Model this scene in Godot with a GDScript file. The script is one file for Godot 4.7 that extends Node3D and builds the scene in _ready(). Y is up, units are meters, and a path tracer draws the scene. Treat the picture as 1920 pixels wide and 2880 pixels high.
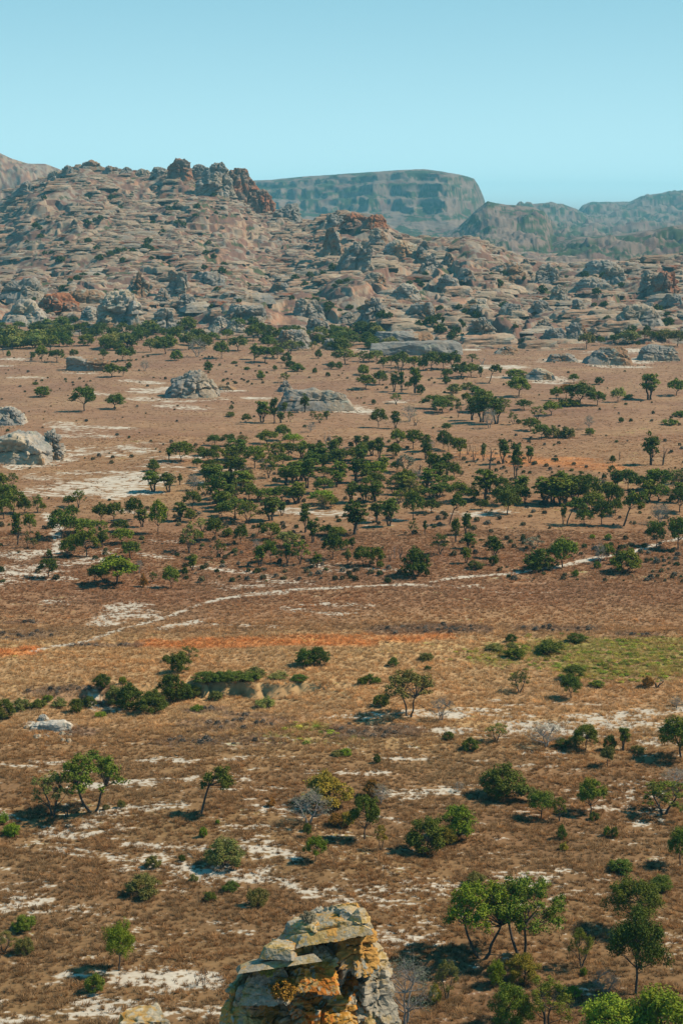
extends Node3D
# A dry plain with scattered trees and rock outcrops, a rocky ridge and far mesas, seen from a cliff top.

const EYE := 60.0          # metres of the cliff top above the plain
const FOCAL := 4432.0      # focal length in photograph pixels (1920 x 2880)
const PITCH := 10.89

var rng := RandomNumberGenerator.new()
var taken := {}
var mats := {}
var noise_a := FastNoiseLite.new()
var noise_b := FastNoiseLite.new()
var noise_c := FastNoiseLite.new()
var noise_cell := FastNoiseLite.new()
var noise_block := FastNoiseLite.new()
var zones := []

# ------------------------------------------------------------------ small helpers
func numbered(called: String) -> String:
	if not taken.has(called):
		taken[called] = 0
		return called
	taken[called] += 1
	return "%s_%03d" % [called, taken[called]]

func tag(o: Node, label: String, category: String, group := "") -> void:
	o.set_meta("label", label)
	o.set_meta("category", category)
	if group != "":
		o.set_meta("group", group)

func structure(o: Node) -> void:
	o.set_meta("kind", "structure")

func lin(r: float, g: float, b: float) -> Color:
	return Color(r, g, b).linear_to_srgb()

func sight(px: float, py: float) -> Vector3:
	var p := deg_to_rad(PITCH)
	var a := (px - 960.0) / FOCAL
	var b := (1440.0 - py) / FOCAL
	return Vector3(a, b * cos(p) - sin(p), -b * sin(p) - cos(p))

func on_ground(px: float, py: float) -> Vector3:
	var d := sight(px, py)
	var h := 0.0
	var q := Vector3.ZERO
	for k in 6:
		var t := (h - EYE) / d.y
		q = Vector3(0, EYE, 0) + d * t
		h = ground_height(q.x, q.z)
	return Vector3(q.x, h, q.z)

func on_terrain(px: float, py: float) -> Vector3:
	# first meeting of the line of sight with plain or ridge
	var d := sight(px, py)
	d /= -d.z
	var z := 560.0
	while z < 1900.0:
		var y := EYE + d.y * z
		if y <= terrain(d.x * z, -z):
			break
		z += 3.0
	return Vector3(d.x * z, terrain(d.x * z, -z), -z)

func at_depth(px: float, py: float, depth: float) -> Vector3:
	var d := sight(px, py)
	d /= -d.z
	return Vector3(0, EYE, 0) + d * depth

func smooth(a: float, b: float, x: float) -> float:
	return smoothstep(a, b, x)

func table(points: Array, x: float) -> float:
	# piecewise linear through [[x, y], ...]
	if x <= points[0][0]:
		return points[0][1]
	for k in range(1, points.size()):
		if x <= points[k][0]:
			var t: float = (x - points[k - 1][0]) / (points[k][0] - points[k - 1][0])
			return lerpf(points[k - 1][1], points[k][1], t)
	return points[-1][1]

func make_mesh(v: PackedVector3Array, idx: PackedInt32Array, c: PackedColorArray, m: Material, uv := PackedVector2Array()) -> ArrayMesh:
	# smooth normals from an indexed shape, front faces clockwise
	var n := PackedVector3Array()
	n.resize(v.size())
	for k in range(0, idx.size(), 3):
		var f := (v[idx[k + 2]] - v[idx[k]]).cross(v[idx[k + 1]] - v[idx[k]])
		n[idx[k]] += f
		n[idx[k + 1]] += f
		n[idx[k + 2]] += f
	for k in n.size():
		n[k] = n[k].normalized()
	return commit(v, n, idx, c, m, uv)

func commit(v, n, idx, c, m: Material, uv = null, into: ArrayMesh = null) -> ArrayMesh:
	var arr := []
	arr.resize(Mesh.ARRAY_MAX)
	arr[Mesh.ARRAY_VERTEX] = v
	arr[Mesh.ARRAY_NORMAL] = n
	if c != null and c.size():
		arr[Mesh.ARRAY_COLOR] = c
	if uv != null and uv.size():
		arr[Mesh.ARRAY_TEX_UV] = uv
	arr[Mesh.ARRAY_INDEX] = idx
	var out := into if into else ArrayMesh.new()
	out.add_surface_from_arrays(Mesh.PRIMITIVE_TRIANGLES, arr)
	out.surface_set_material(out.get_surface_count() - 1, m)
	return out

func put(called: String, mesh: Mesh, parent: Node, m: Material = null) -> MeshInstance3D:
	var o := MeshInstance3D.new()
	o.name = called
	o.mesh = mesh
	if m:
		o.material_override = m
	parent.add_child(o, true)
	return o

func top(called: String, mesh: Mesh) -> MeshInstance3D:
	return put(numbered(called), mesh, self)

# ------------------------------------------------------------------ materials
func noise_texture(freq: float, size: int, bump := 0.0, fractal := 4, seed_ := 1) -> Texture2D:
	var f := FastNoiseLite.new()
	f.seed = seed_
	f.frequency = freq
	f.fractal_octaves = fractal
	var im := f.get_seamless_image(size, size)
	if bump > 0.0:
		im.convert(Image.FORMAT_RGBA8)
		im.bump_map_to_normal_map(bump)
	return ImageTexture.create_from_image(im)

func grain_texture() -> Texture2D:
	if not mats.has("grain"):
		var f := FastNoiseLite.new()
		f.seed = 88
		f.frequency = 0.045
		f.fractal_octaves = 5
		f.fractal_gain = 0.7
		var im := f.get_seamless_image(512, 512)
		im.convert(Image.FORMAT_RGB8)
		var b := im.get_data()
		for k in b.size():
			b[k] = 190 + int(b[k] * 0.25)
		mats["grain"] = ImageTexture.create_from_image(Image.create_from_data(512, 512, false, Image.FORMAT_RGB8, b))
	return mats["grain"]

func leaf_material(key: String, c: Color, rough := 0.55) -> StandardMaterial3D:
	if not mats.has(key):
		var m := StandardMaterial3D.new()
		m.albedo_color = c
		m.vertex_color_use_as_albedo = true
		m.roughness = rough
		m.metallic_specular = 0.12
		m.backlight_enabled = true
		m.backlight = Color(0.3, 0.36, 0.12)
		m.cull_mode = BaseMaterial3D.CULL_DISABLED
		mats[key] = m
	return mats[key]

func bark_material(key: String, c: Color) -> StandardMaterial3D:
	if not mats.has(key):
		var m := StandardMaterial3D.new()
		m.albedo_color = c
		m.vertex_color_use_as_albedo = true
		m.roughness = 0.95
		mats[key] = m
	return mats[key]

func rock_material(key: String, scale: float, depth: float) -> StandardMaterial3D:
	if not mats.has(key):
		var m := StandardMaterial3D.new()
		m.vertex_color_use_as_albedo = true
		m.roughness = 0.95
		m.metallic_specular = 0.25
		m.normal_enabled = true
		m.normal_texture = noise_texture(0.02, 512, 6.0, 5, 31)
		m.normal_scale = depth
		m.albedo_texture = grain_texture()
		m.uv1_triplanar = true
		m.uv1_scale = Vector3.ONE * scale
		mats[key] = m
	return mats[key]

# ------------------------------------------------------------------ the plain
var scarp := []            # [x, depth] of the eroded bank, in metres
const SCARP_PX := [[-200, 1995], [0, 1985], [60, 1978], [140, 1968], [240, 1955], [330, 1946], [430, 1938], [540, 1930], [640, 1930], [740, 1936], [860, 1936], [960, 1930]]

func scarp_drop(x: float) -> float:
	return 1.7 * smooth(4.0, -10.0, x) * (0.25 + 0.75 * smooth(-37.0, -31.0, x))

func ground_height(x: float, z: float) -> float:
	var d := -z
	var h := noise_a.get_noise_2d(x * 0.8, z * 0.8) * 1.1 * smooth(95.0, 140.0, d)
	h += noise_b.get_noise_2d(x * 2.0, z * 3.0) * 0.22
	if d < 215.0 and d > 150.0 and scarp.size():
		var s := table(scarp, x) + noise_b.get_noise_2d(x * 8.0, 7.0) * 1.6 - d     # metres on the camera's side of the bank
		var w := scarp_drop(x)
		if s > 0.0:
			h -= w * smooth(0.0, 0.7, s) * (1.0 - smooth(2.0, 15.0, s))
	return h

# zone colours of the ground, linear: [depth, colour]
const GROUND_TONES := [
	[95, Color(0.2, 0.12, 0.06)], [150, Color(0.21, 0.124, 0.062)], [168, Color(0.245, 0.146, 0.073)], [178, Color(0.37, 0.23, 0.118)],
	[212, Color(0.4, 0.252, 0.13)], [222, Color(0.32, 0.192, 0.104)], [240, Color(0.238, 0.13, 0.075)], [275, Color(0.232, 0.128, 0.075)],
	[330, Color(0.255, 0.15, 0.084)], [400, Color(0.255, 0.148, 0.088)], [470, Color(0.25, 0.15, 0.096)], [640, Color(0.25, 0.152, 0.1)], [900, Color(0.25, 0.16, 0.105)]]

func ground_tone(d: float) -> Color:
	for k in range(1, GROUND_TONES.size()):
		if d <= GROUND_TONES[k][0]:
			return GROUND_TONES[k - 1][1].lerp(GROUND_TONES[k][1], clampf((d - GROUND_TONES[k - 1][0]) / (GROUND_TONES[k][0] - GROUND_TONES[k - 1][0]), 0, 1))
	return GROUND_TONES[-1][1]

# strokes of bare sand: [x1, y1, x2, y2, width in metres, strength] in photograph pixels
const SAND := [
	# near flat
	[340, 2748, 580, 2755, 2.2, 1.3], [250, 2830, 400, 2835, 2.6, 1.3], [180, 2850, 210, 2852, 1.2, 1.1], [0, 2870, 100, 2875, 1.6, 1.0], [400, 2785, 480, 2782, 0.9, 1.1],
	[370, 2660, 430, 2672, 1.3, 1.0], [180, 2745, 300, 2735, 1.0, 0.8], [420, 2840, 600, 2850, 1.8, 0.8],
	[0, 2490, 70, 2500, 1.8, 1.0], [0, 2520, 140, 2522, 1.1, 1.0], [30, 2555, 240, 2565, 2.0, 0.8], [60, 2545, 90, 2550, 1.2, 1.2], [120, 2470, 140, 2490, 1.0, 0.7],
	[150, 2390, 330, 2402, 1.6, 0.9], [130, 2340, 240, 2345, 1.6, 1.1], [255, 2350, 325, 2362, 1.0, 0.9], [350, 2375, 570, 2385, 1.1, 1.1], [350, 2445, 420, 2440, 1.0, 1.1],
	[440, 2420, 470, 2440, 2.6, 1.0], [500, 2440, 600, 2450, 3.2, 1.2], [600, 2470, 720, 2460, 3.0, 1.0], [720, 2360, 800, 2420, 3.0, 0.9], [760, 2400, 860, 2440, 2.6, 0.7], [780, 2475, 860, 2490, 1.6, 1.2],
	[440, 2490, 510, 2500, 1.6, 1.1], [860, 2510, 960, 2535, 1.8, 1.1], [960, 2500, 1100, 2520, 3.0, 1.0], [1000, 2495, 1080, 2500, 1.4, 1.2], [1100, 2540, 1250, 2500, 2.6, 0.8], [1160, 2500, 1250, 2520, 1.0, 1.1],
	[1030, 2630, 1150, 2640, 2.0, 1.0], [1060, 2660, 1200, 2650, 3.0, 0.75], [640, 2620, 720, 2625, 1.4, 0.9], [560, 2600, 640, 2600, 1.0, 0.8], [580, 2650, 600, 2670, 1.4, 0.7],
	[1420, 2465, 1530, 2470, 2.2, 1.1], [1450, 2490, 1700, 2500, 2.6, 0.7], [1560, 2440, 1700, 2450, 1.4, 0.7], [1290, 2400, 1450, 2410, 1.6, 0.5], [1800, 2620, 1920, 2650, 4.0, 0.75], [1850, 2680, 1920, 2690, 2.0, 0.7],
	[1330, 2850, 1400, 2865, 1.4, 0.7], [1660, 2790, 1720, 2800, 1.4, 0.6], [1170, 2590, 1220, 2620, 2.0, 0.7],
	# sand round the thin trees of the middle flat
	[140, 2330, 240, 2320, 1.6, 1.1], [190, 2335, 250, 2310, 1.6, 1.1], [300, 2290, 360, 2285, 1.8, 1.0], [330, 2280, 520, 2262, 1.6, 1.0], [270, 2345, 340, 2340, 1.4, 1.0], [320, 2320, 360, 2330, 1.0, 0.8],
	[120, 2168, 330, 2168, 0.9, 1.1], [200, 2210, 420, 2205, 1.6, 1.0], [310, 2205, 540, 2190, 1.2, 1.1], [410, 2140, 490, 2135, 1.6, 1.2], [500, 2142, 560, 2140, 1.0, 1.1], [100, 2144, 175, 2146, 0.9, 1.0],
	[20, 2150, 100, 2158, 0.9, 0.9], [0, 2290, 60, 2300, 1.6, 0.9], [190, 2120, 300, 2116, 0.5, 1.0], [620, 2195, 720, 2190, 1.4, 0.9], [640, 2215, 840, 2220, 1.3, 0.9], [730, 2255, 850, 2270, 2.4, 1.1], [640, 2135, 760, 2130, 0.8, 0.8],
	[870, 2173, 1080, 2176, 1.0, 1.2], [940, 2175, 1060, 2170, 0.8, 1.2], [1040, 2132, 1250, 2135, 0.8, 1.1], [1090, 2228, 1280, 2225, 1.3, 1.15], [1100, 2240, 1180, 2240, 1.6, 1.0], [1240, 2210, 1330, 2208, 0.8, 1.0],
	[1280, 2140, 1360, 2142, 0.8, 0.8], [1420, 2150, 1490, 2150, 1.0, 0.8], [1520, 2130, 1760, 2135, 0.7, 0.8], [1540, 2155, 1640, 2160, 0.8, 0.8], [1280, 2205, 1340, 2208, 0.9, 1.0], [1780, 2190, 1870, 2190, 1.2, 0.9],
	[1660, 2240, 1800, 2230, 6.0, 0.9], [1700, 2260, 1800, 2280, 4.0, 0.9], [1560, 2255, 1660, 2260, 4.0, 0.85], [1430, 2240, 1580, 2225, 1.6, 0.7], [1400, 2270, 1540, 2280, 3.0, 0.65], [1780, 2310, 1860, 2308, 1.4, 0.9], [1860, 2340, 1920, 2335, 1.4, 0.7],
	[1040, 2300, 1180, 2310, 2.4, 0.7], [1200, 2260, 1260, 2300, 2.4, 0.5], [680, 2330, 820, 2370, 3.0, 0.7], [690, 2380, 780, 2390, 1.4, 1.0],
	# pale pans of the right
	[1420, 2058, 1540, 2045, 3.2, 1.3], [1440, 2040, 1620, 2055, 3.4, 1.3], [1560, 2040, 1700, 2045, 2.2, 1.2], [1640, 2030, 1780, 2015, 3.6, 1.15], [1700, 2040, 1800, 2000, 2.2, 1.2], [1760, 2010, 1920, 1990, 2.0, 1.15], [1780, 2050, 1900, 2040, 3.6, 0.85],
	[1820, 2095, 1920, 2090, 3.0, 0.8], [1590, 2012, 1660, 2012, 1.0, 1.0], [1550, 1978, 1700, 1980, 0.9, 0.9], [1420, 1982, 1520, 1985, 0.8, 0.9], [1370, 1968, 1400, 1970, 1.0, 0.9],
	[960, 2014, 1100, 2010, 2.0, 1.0], [1150, 2005, 1280, 2010, 2.4, 1.0], [1240, 2055, 1340, 2060, 2.0, 1.1], [1290, 1998, 1450, 2000, 1.6, 0.9], [1370, 2010, 1480, 2015, 1.6, 0.9], [1180, 2045, 1260, 2045, 1.0, 0.7], [1000, 2045, 1150, 2040, 1.0, 0.6],
	[1660, 1930, 1840, 1928, 0.7, 0.7], [1480, 2118, 1580, 2118, 0.8, 1.0], [905, 2017, 960, 2017, 0.8, 0.8],
	# slab and bank beside the gully
	[100, 2035, 190, 2038, 2.6, 1.2], [100, 2060, 130, 2065, 1.6, 1.0], [262, 1985, 320, 2000, 2.2, 1.1],
	# foot path and white pans behind the straw grass
	[290, 1752, 360, 1700, 3.4, 1.2], [320, 1730, 420, 1735, 2.6, 1.1], [300, 1740, 340, 1722, 2.6, 1.0], [320, 1708, 400, 1702, 2.4, 1.1], [300, 1750, 420, 1715, 2.2, 0.9], [450, 1768, 560, 1745, 2.0, 1.1], [600, 1758, 780, 1762, 1.4, 0.8], [140, 1692, 190, 1695, 1.8, 1.0], [330, 1700, 440, 1708, 1.8, 0.8],
	[800, 1712, 980, 1728, 2.0, 0.9], [920, 1700, 1000, 1712, 2.0, 0.9], [860, 1702, 1000, 1700, 1.6, 0.8], [1030, 1705, 1060, 1700, 1.6, 0.7], [640, 1655, 860, 1640, 2.6, 0.9], [700, 1670, 800, 1665, 1.8, 1.0], [720, 1632, 830, 1640, 2.2, 1.0],
	[560, 1595, 700, 1610, 2.0, 0.9], [680, 1610, 760, 1620, 1.6, 0.9], [600, 1640, 650, 1650, 1.4, 0.7], [880, 1590, 960, 1605, 3.0, 0.8], [960, 1600, 1140, 1605, 2.0, 0.9], [1180, 1648, 1330, 1652, 2.0, 0.8], [1400, 1668, 1520, 1670, 1.6, 0.6], [1100, 1640, 1200, 1645, 1.4, 0.7],
	[0, 1560, 90, 1555, 4.0, 1.1], [60, 1570, 140, 1550, 3.0, 1.0], [0, 1610, 110, 1605, 6.0, 1.1], [0, 1640, 80, 1632, 3.0, 0.9], [110, 1595, 160, 1590, 4.0, 0.9], [150, 1582, 240, 1580, 2.6, 1.0], [240, 1575, 290, 1575, 2.6, 1.0], [150, 1630, 195, 1625, 2.0, 0.9],
	[370, 1660, 430, 1650, 2.0, 0.7], [400, 1560, 470, 1566, 2.0, 0.9], [440, 1520, 500, 1525, 1.6, 0.8], [230, 1560, 320, 1545, 2.0, 0.6], [290, 1555, 330, 1562, 1.6, 0.8],
	# white pans by the big boulder
	[230, 1365, 380, 1350, 9.0, 1.15], [240, 1385, 350, 1380, 6.0, 1.15], [300, 1352, 410, 1352, 5.0, 1.2], [60, 1388, 200, 1392, 4.0, 1.05], [100, 1375, 190, 1380, 3.0, 0.9], [200, 1330, 360, 1325, 4.0, 0.8], [80, 1340, 140, 1345, 4.0, 0.7],
	[350, 1390, 430, 1385, 2.5, 1.0], [310, 1400, 335, 1392, 2.6, 1.1], [350, 1258, 410, 1270, 4.0, 0.9], [290, 1270, 330, 1280, 3.0, 0.85], [180, 1225, 290, 1228, 5.0, 0.9], [230, 1200, 370, 1205, 3.0, 1.1], [140, 1290, 230, 1270, 8.0, 0.8],
	[60, 1310, 170, 1295, 5.0, 1.2], [0, 1295, 90, 1300, 4.0, 0.8], [160, 1190, 240, 1215, 6.0, 0.8], [410, 1245, 480, 1248, 2.4, 0.7], [440, 1290, 560, 1285, 4.0, 0.8], [480, 1315, 640, 1325, 3.0, 0.7], [410, 1310, 480, 1305, 3.0, 0.7],
	[345, 1435, 395, 1440, 2.0, 0.8], [560, 1355, 700, 1365, 2.4, 0.7], [820, 1435, 940, 1445, 4.0, 0.9], [1320, 1450, 1410, 1440, 3.0, 0.9], [1220, 1440, 1300, 1445, 2.2, 0.6], [1060, 1470, 1130, 1460, 2.0, 0.5], [960, 1458, 1040, 1456, 2.0, 0.4],
	# far plain
	[415, 1100, 470, 1095, 8.0, 1.1], [400, 1122, 520, 1128, 6.0, 0.9], [470, 1140, 540, 1148, 6.0, 1.0], [370, 1070, 430, 1078, 5.0, 0.9], [590, 1125, 640, 1120, 4.0, 0.7], [620, 1102, 665, 1098, 4.0, 0.9], [705, 1120, 740, 1120, 3.5, 1.1],
	[20, 1008, 60, 1010, 5.0, 1.1], [0, 1028, 20, 1030, 4.0, 1.0], [40, 1060, 120, 1062, 4.0, 0.8], [200, 1050, 260, 1050, 4.0, 0.7], [260, 1105, 290, 1110, 4.0, 0.8],
	[900, 1150, 1030, 1158, 6.0, 1.1], [960, 1140, 1000, 1146, 5.0, 0.9], [1290, 983, 1330, 984, 5.0, 1.1], [1330, 1030, 1420, 1032, 12.0, 1.0], [1480, 1062, 1560, 1068, 10.0, 1.1], [1530, 1076, 1565, 1078, 5.0, 1.1],
	[1560, 1012, 1660, 1018, 9.0, 1.0], [1700, 990, 1810, 985, 12.0, 1.1], [1760, 1020, 1830, 1010, 10.0, 1.15], [1690, 1030, 1790, 1032, 6.0, 1.1], [1520, 1018, 1545, 1014, 6.0, 0.7],
	[1110, 1130, 1135, 1128, 4.0, 0.9], [1390, 1060, 1420, 1062, 4.0, 0.8], [1020, 985, 1060, 990, 8.0, 0.8]]

# narrow trodden paths as chains of photograph pixels, width in metres
const PATHS := [
	[0.75, [[100, 1831], [130, 1822], [190, 1812], [250, 1803], [290, 1787], [340, 1770], [390, 1757], [440, 1745], [490, 1728], [530, 1712], [570, 1698], [610, 1687], [680, 1675], [760, 1667], [860, 1655], [960, 1652], [1060, 1648], [1160, 1644]]],
	[0.85, [[1215, 1636], [1270, 1625], [1340, 1620], [1440, 1612], [1500, 1604], [1560, 1596], [1620, 1582], [1680, 1568], [1740, 1558], [1790, 1548], [1830, 1536], [1870, 1524], [1920, 1512]]],
	[1.1, [[150, 1560], [165, 1528], [155, 1500], [170, 1485], [140, 1460], [130, 1445]]]]

const ORANGE := [[420, 1812, 700, 1812, 2.4, 0.9], [560, 1808, 1020, 1806, 2.6, 1.0], [700, 1800, 1160, 1798, 2.0, 0.7], [960, 1796, 1250, 1790, 2.2, 0.6], [10, 1834, 80, 1830, 2.0, 1.0], [0, 1845, 60, 1842, 1.2, 0.6], [1480, 1296, 1600, 1298, 8.0, 0.7], [1650, 1312, 1710, 1314, 7.0, 0.6], [1350, 1276, 1440, 1280, 8.0, 0.5]]
const DARK_SCRUB := [[1075, 1773, 1340, 1770, 2.6, 1.0], [1480, 1765, 1660, 1768, 2.4, 0.7], [1750, 1785, 1830, 1786, 2.0, 0.8], [0, 1790, 120, 1785, 3.0, 0.6], [40, 1750, 90, 1750, 2.0, 0.7], [200, 1815, 385, 1815, 1.2, 1.0], [560, 2040, 780, 2030, 3.0, 0.6], [480, 2090, 760, 2085, 2.5, 0.6],
	[200, 2060, 240, 2058, 1.6, 1.0], [130, 1945, 300, 1940, 2.5, 0.9], [640, 2010, 740, 2012, 2.0, 0.7], [960, 2060, 1150, 2055, 2.4, 0.9], [540, 2000, 620, 1995, 1.4, 0.9]]
const GREEN := [[1390, 1850, 1600, 1830, 4.0, 0.9], [1560, 1820, 1920, 1812, 4.0, 1.0], [1640, 1850, 1920, 1842, 5.0, 1.0], [1640, 1885, 1880, 1880, 5.0, 1.0], [1520, 1870, 1600, 1872, 2.0, 0.6], [760, 2070, 980, 2075, 2.2, 0.45], [840, 2045, 900, 2042, 1.5, 0.8], [1340, 1835, 1440, 1825, 2.0, 0.6]]

func new_zone(x0: float, x1: float, d0: float, d1: float, cell: float) -> Dictionary:
	var z := {"x0": x0, "d0": d0, "d1": d1, "cell": cell, "w": int((x1 - x0) / cell), "h": int((d1 - d0) / cell)}
	z.fw = int(z.w / 2)
	z.fh = int(z.h / 2)
	for f in ["sand", "orange", "dark", "green"]:
		var a := PackedFloat32Array()
		a.resize(z.fw * z.fh)
		z[f] = a
	return z

func stroke(z: Dictionary, field: PackedFloat32Array, a: Vector2, b: Vector2, width: float, strength: float) -> void:
	# adds a soft capsule between two ground points (x, depth) to a field
	var c: float = z.cell * 2.0
	var reach := width * 1.6
	var i0 := clampi(int((minf(a.x, b.x) - reach - z.x0) / c), 0, z.fw - 1)
	var i1 := clampi(int((maxf(a.x, b.x) + reach - z.x0) / c), 0, z.fw - 1)
	var j0 := clampi(int((minf(a.y, b.y) - reach - z.d0) / c), 0, z.fh - 1)
	var j1 := clampi(int((maxf(a.y, b.y) + reach - z.d0) / c), 0, z.fh - 1)
	var ab := b - a
	var len2 := maxf(ab.length_squared(), 1e-4)
	for j in range(j0, j1 + 1):
		for i in range(i0, i1 + 1):
			var p := Vector2(z.x0 + (i + 0.5) * c, z.d0 + (j + 0.5) * c)
			var t := clampf((p - a).dot(ab) / len2, 0.0, 1.0)
			var s := (p - a - ab * t).length() / width
			if s < 1.6:
				var k: int = j * z.fw + i
				field[k] = maxf(field[k], strength * (1.0 - smoothstep(0.35, 1.6, s)))

func ground2(px: float, py: float) -> Vector2:
	var q := on_ground(px, py)
	return Vector2(q.x, -q.z)

func noise_bytes(w: int, h: int, freq: float, stretch: float, seed_: int, octaves := 3) -> PackedByteArray:
	var f := FastNoiseLite.new()
	f.seed = seed_
	f.frequency = freq
	f.fractal_octaves = octaves
	var im := f.get_image(int(w / stretch) + 1, h, false, false, true)
	im.convert(Image.FORMAT_L8)
	im.resize(w, h, Image.INTERPOLATE_BILINEAR)
	return im.get_data()

func fill_zone(z: Dictionary, near: bool) -> Texture2D:
	for f in [["sand", SAND], ["orange", ORANGE], ["dark", DARK_SCRUB], ["green", GREEN]]:
		var arr: PackedFloat32Array = z[f[0]]
		for s in f[1]:
			stroke(z, arr, ground2(s[0], s[1]), ground2(s[2], s[3]), s[4] * (0.8 if f[0] == "sand" and near else 1.0), s[5])
		z[f[0]] = arr
	var sd: PackedFloat32Array = z.sand
	for p in PATHS:
		for k in range(1, p[1].size()):
			stroke(z, sd, ground2(p[1][k - 1][0], p[1][k - 1][1]), ground2(p[1][k][0], p[1][k][1]), p[0], 1.3)
	z.sand = sd
	var w: int = z.w
	var h: int = z.h
	var c: float = z.cell
	var n1 := noise_bytes(w, h, 0.95 * c, 2.4, 11, 3)          # about a metre
	var n2 := noise_bytes(w, h, 0.22 * c, 2.2, 12, 4)         # about five metres
	var n3 := noise_bytes(w, h, 0.035 * c, 2.0, 13, 4)        # thirty metres
	var n4 := noise_bytes(w, h, 0.3, 1.0, 14, 2)              # grain
	var lut := PackedByteArray()
	lut.resize(2049)
	for k in 2049:
		lut[k] = int(clampf(Color(k / 2048.0, 0, 0).linear_to_srgb().r * 255.0, 0, 255))
	var bytes := PackedByteArray()
	bytes.resize(w * h * 3)
	var mask := PackedByteArray()
	mask.resize(w * h)
	var fsand: PackedFloat32Array = z.sand
	var forange: PackedFloat32Array = z.orange
	var fdark: PackedFloat32Array = z.dark
	var fgreen: PackedFloat32Array = z.green
	var fw: int = z.fw
	var fh: int = z.fh
	for j in h:
		var d: float = z.d0 + (j + 0.5) * c
		var tone := ground_tone(d)
		var wild := 0.0                                           # how sandy the ground is by itself
		if d < 176.0:
			wild = 0.15
		elif d < 226.0:
			wild = -0.7
		elif d < 268.0:
			wild = 0.05
		elif d < 420.0:
			wild = 0.0
		else:
			wild = -0.12
		var fj := mini(j / 2, fh - 1) * fw
		var sandiness := 0.52 if d < 172.0 else 0.62
		for i in w:
			var k := j * w + i
			var a := n1[k] * 0.0039 - 0.5
			var b := n2[k] * 0.0039 - 0.5
			var e := n3[k] * 0.0039 - 0.5
			var g := n4[k] * 0.0039 - 0.5
			var fk := fj + mini(i / 2, fw - 1)
			var s := fsand[fk] * sandiness + a * 0.95 + b * 0.6 + wild * (1.0 - minf(fsand[fk] * 1.4, 1.0)) + e * 0.25 + g * 0.8
			var r := tone.r
			var gg := tone.g
			var bb := tone.b
			if s > 0.5:
				var v := 0.92 + g * 0.35 + b * 0.16
				r = 0.43 * v
				gg = 0.38 * v
				bb = 0.32 * v
				if s < 0.6:                                      # thin sand over soil
					r = lerpf(tone.r, r, 0.62)
					gg = lerpf(tone.g, gg, 0.62)
					bb = lerpf(tone.b, bb, 0.62)
				mask[k] = 1
			else:
				var v := 0.9 + g * 0.5 + a * 0.35 + b * 0.3 + e * 0.3
				var fo := forange[fk] + b * 0.5
				if fo > 0.35:
					var t := minf((fo - 0.35) * 1.6, 0.85)
					r = lerpf(r, 0.48, t)
					gg = lerpf(gg, 0.19, t)
					bb = lerpf(bb, 0.065, t)
				var fd := fdark[fk] + b * 0.9 + a * 0.9
				if fd > 0.45:
					r = lerpf(r, 0.16, 0.55)
					gg = lerpf(gg, 0.1, 0.55)
					bb = lerpf(bb, 0.075, 0.55)
				var fg := fgreen[fk] + b * 1.3 + a * 1.0 + e * 0.5
				if fg > 0.6:
					r = lerpf(r, 0.19, 0.65)
					gg = lerpf(gg, 0.19, 0.65)
					bb = lerpf(bb, 0.045, 0.65)
				r *= v
				gg *= v * (1.0 + e * 0.12)
				bb *= v
			bytes[k * 3] = lut[clampi(int(r * 2048.0), 0, 2048)]
			bytes[k * 3 + 1] = lut[clampi(int(gg * 2048.0), 0, 2048)]
			bytes[k * 3 + 2] = lut[clampi(int(bb * 2048.0), 0, 2048)]
	z.mask = mask
	return ImageTexture.create_from_image(Image.create_from_data(w, h, false, Image.FORMAT_RGB8, bytes))

func field_at(z: Dictionary, field: String, x: float, d: float) -> float:
	var i := int((x - z.x0) / (z.cell * 2.0))
	var j := int((d - z.d0) / (z.cell * 2.0))
	if i < 0 or j < 0 or i >= z.fw or j >= z.fh:
		return 0.0
	return z[field][j * z.fw + i]

func sandy(z: Dictionary, x: float, d: float) -> bool:
	var i := int((x - z.x0) / z.cell)
	var j := int((d - z.d0) / z.cell)
	if i < 0 or j < 0 or i >= z.w or j >= z.h:
		return false
	return z.mask[j * z.w + i] > 0

func ground_grid(into: ArrayMesh, xs: PackedFloat32Array, ds: PackedFloat32Array, m: Material, z: Dictionary) -> void:
	var v := PackedVector3Array()
	var n := PackedVector3Array()
	var uv := PackedVector2Array()
	var idx := PackedInt32Array()
	var nx := xs.size()
	for j in ds.size():
		for i in nx:
			var x := xs[i]
			var d := ds[j]
			var h := ground_height(x, -d)
			v.append(Vector3(x, h, -d))
			n.append(Vector3(h - ground_height(x + 0.5, -d), 0.5, h - ground_height(x, -d + 0.5)).normalized())
			if z.is_empty():
				uv.append(Vector2(x, d) / 40.0)
			else:
				uv.append(Vector2((x - z.x0) / (z.w * z.cell), (d - z.d0) / (z.h * z.cell)))
	for j in ds.size() - 1:
		for i in nx - 1:
			var a := j * nx + i
			idx.append_array([a, a + nx, a + 1, a + 1, a + nx, a + nx + 1])
	commit(v, n, idx, PackedColorArray(), m, uv, into)

func steps(a: float, b: float, n: int) -> PackedFloat32Array:
	var out := PackedFloat32Array()
	for k in n + 1:
		out.append(lerpf(a, b, float(k) / n))
	return out

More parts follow.
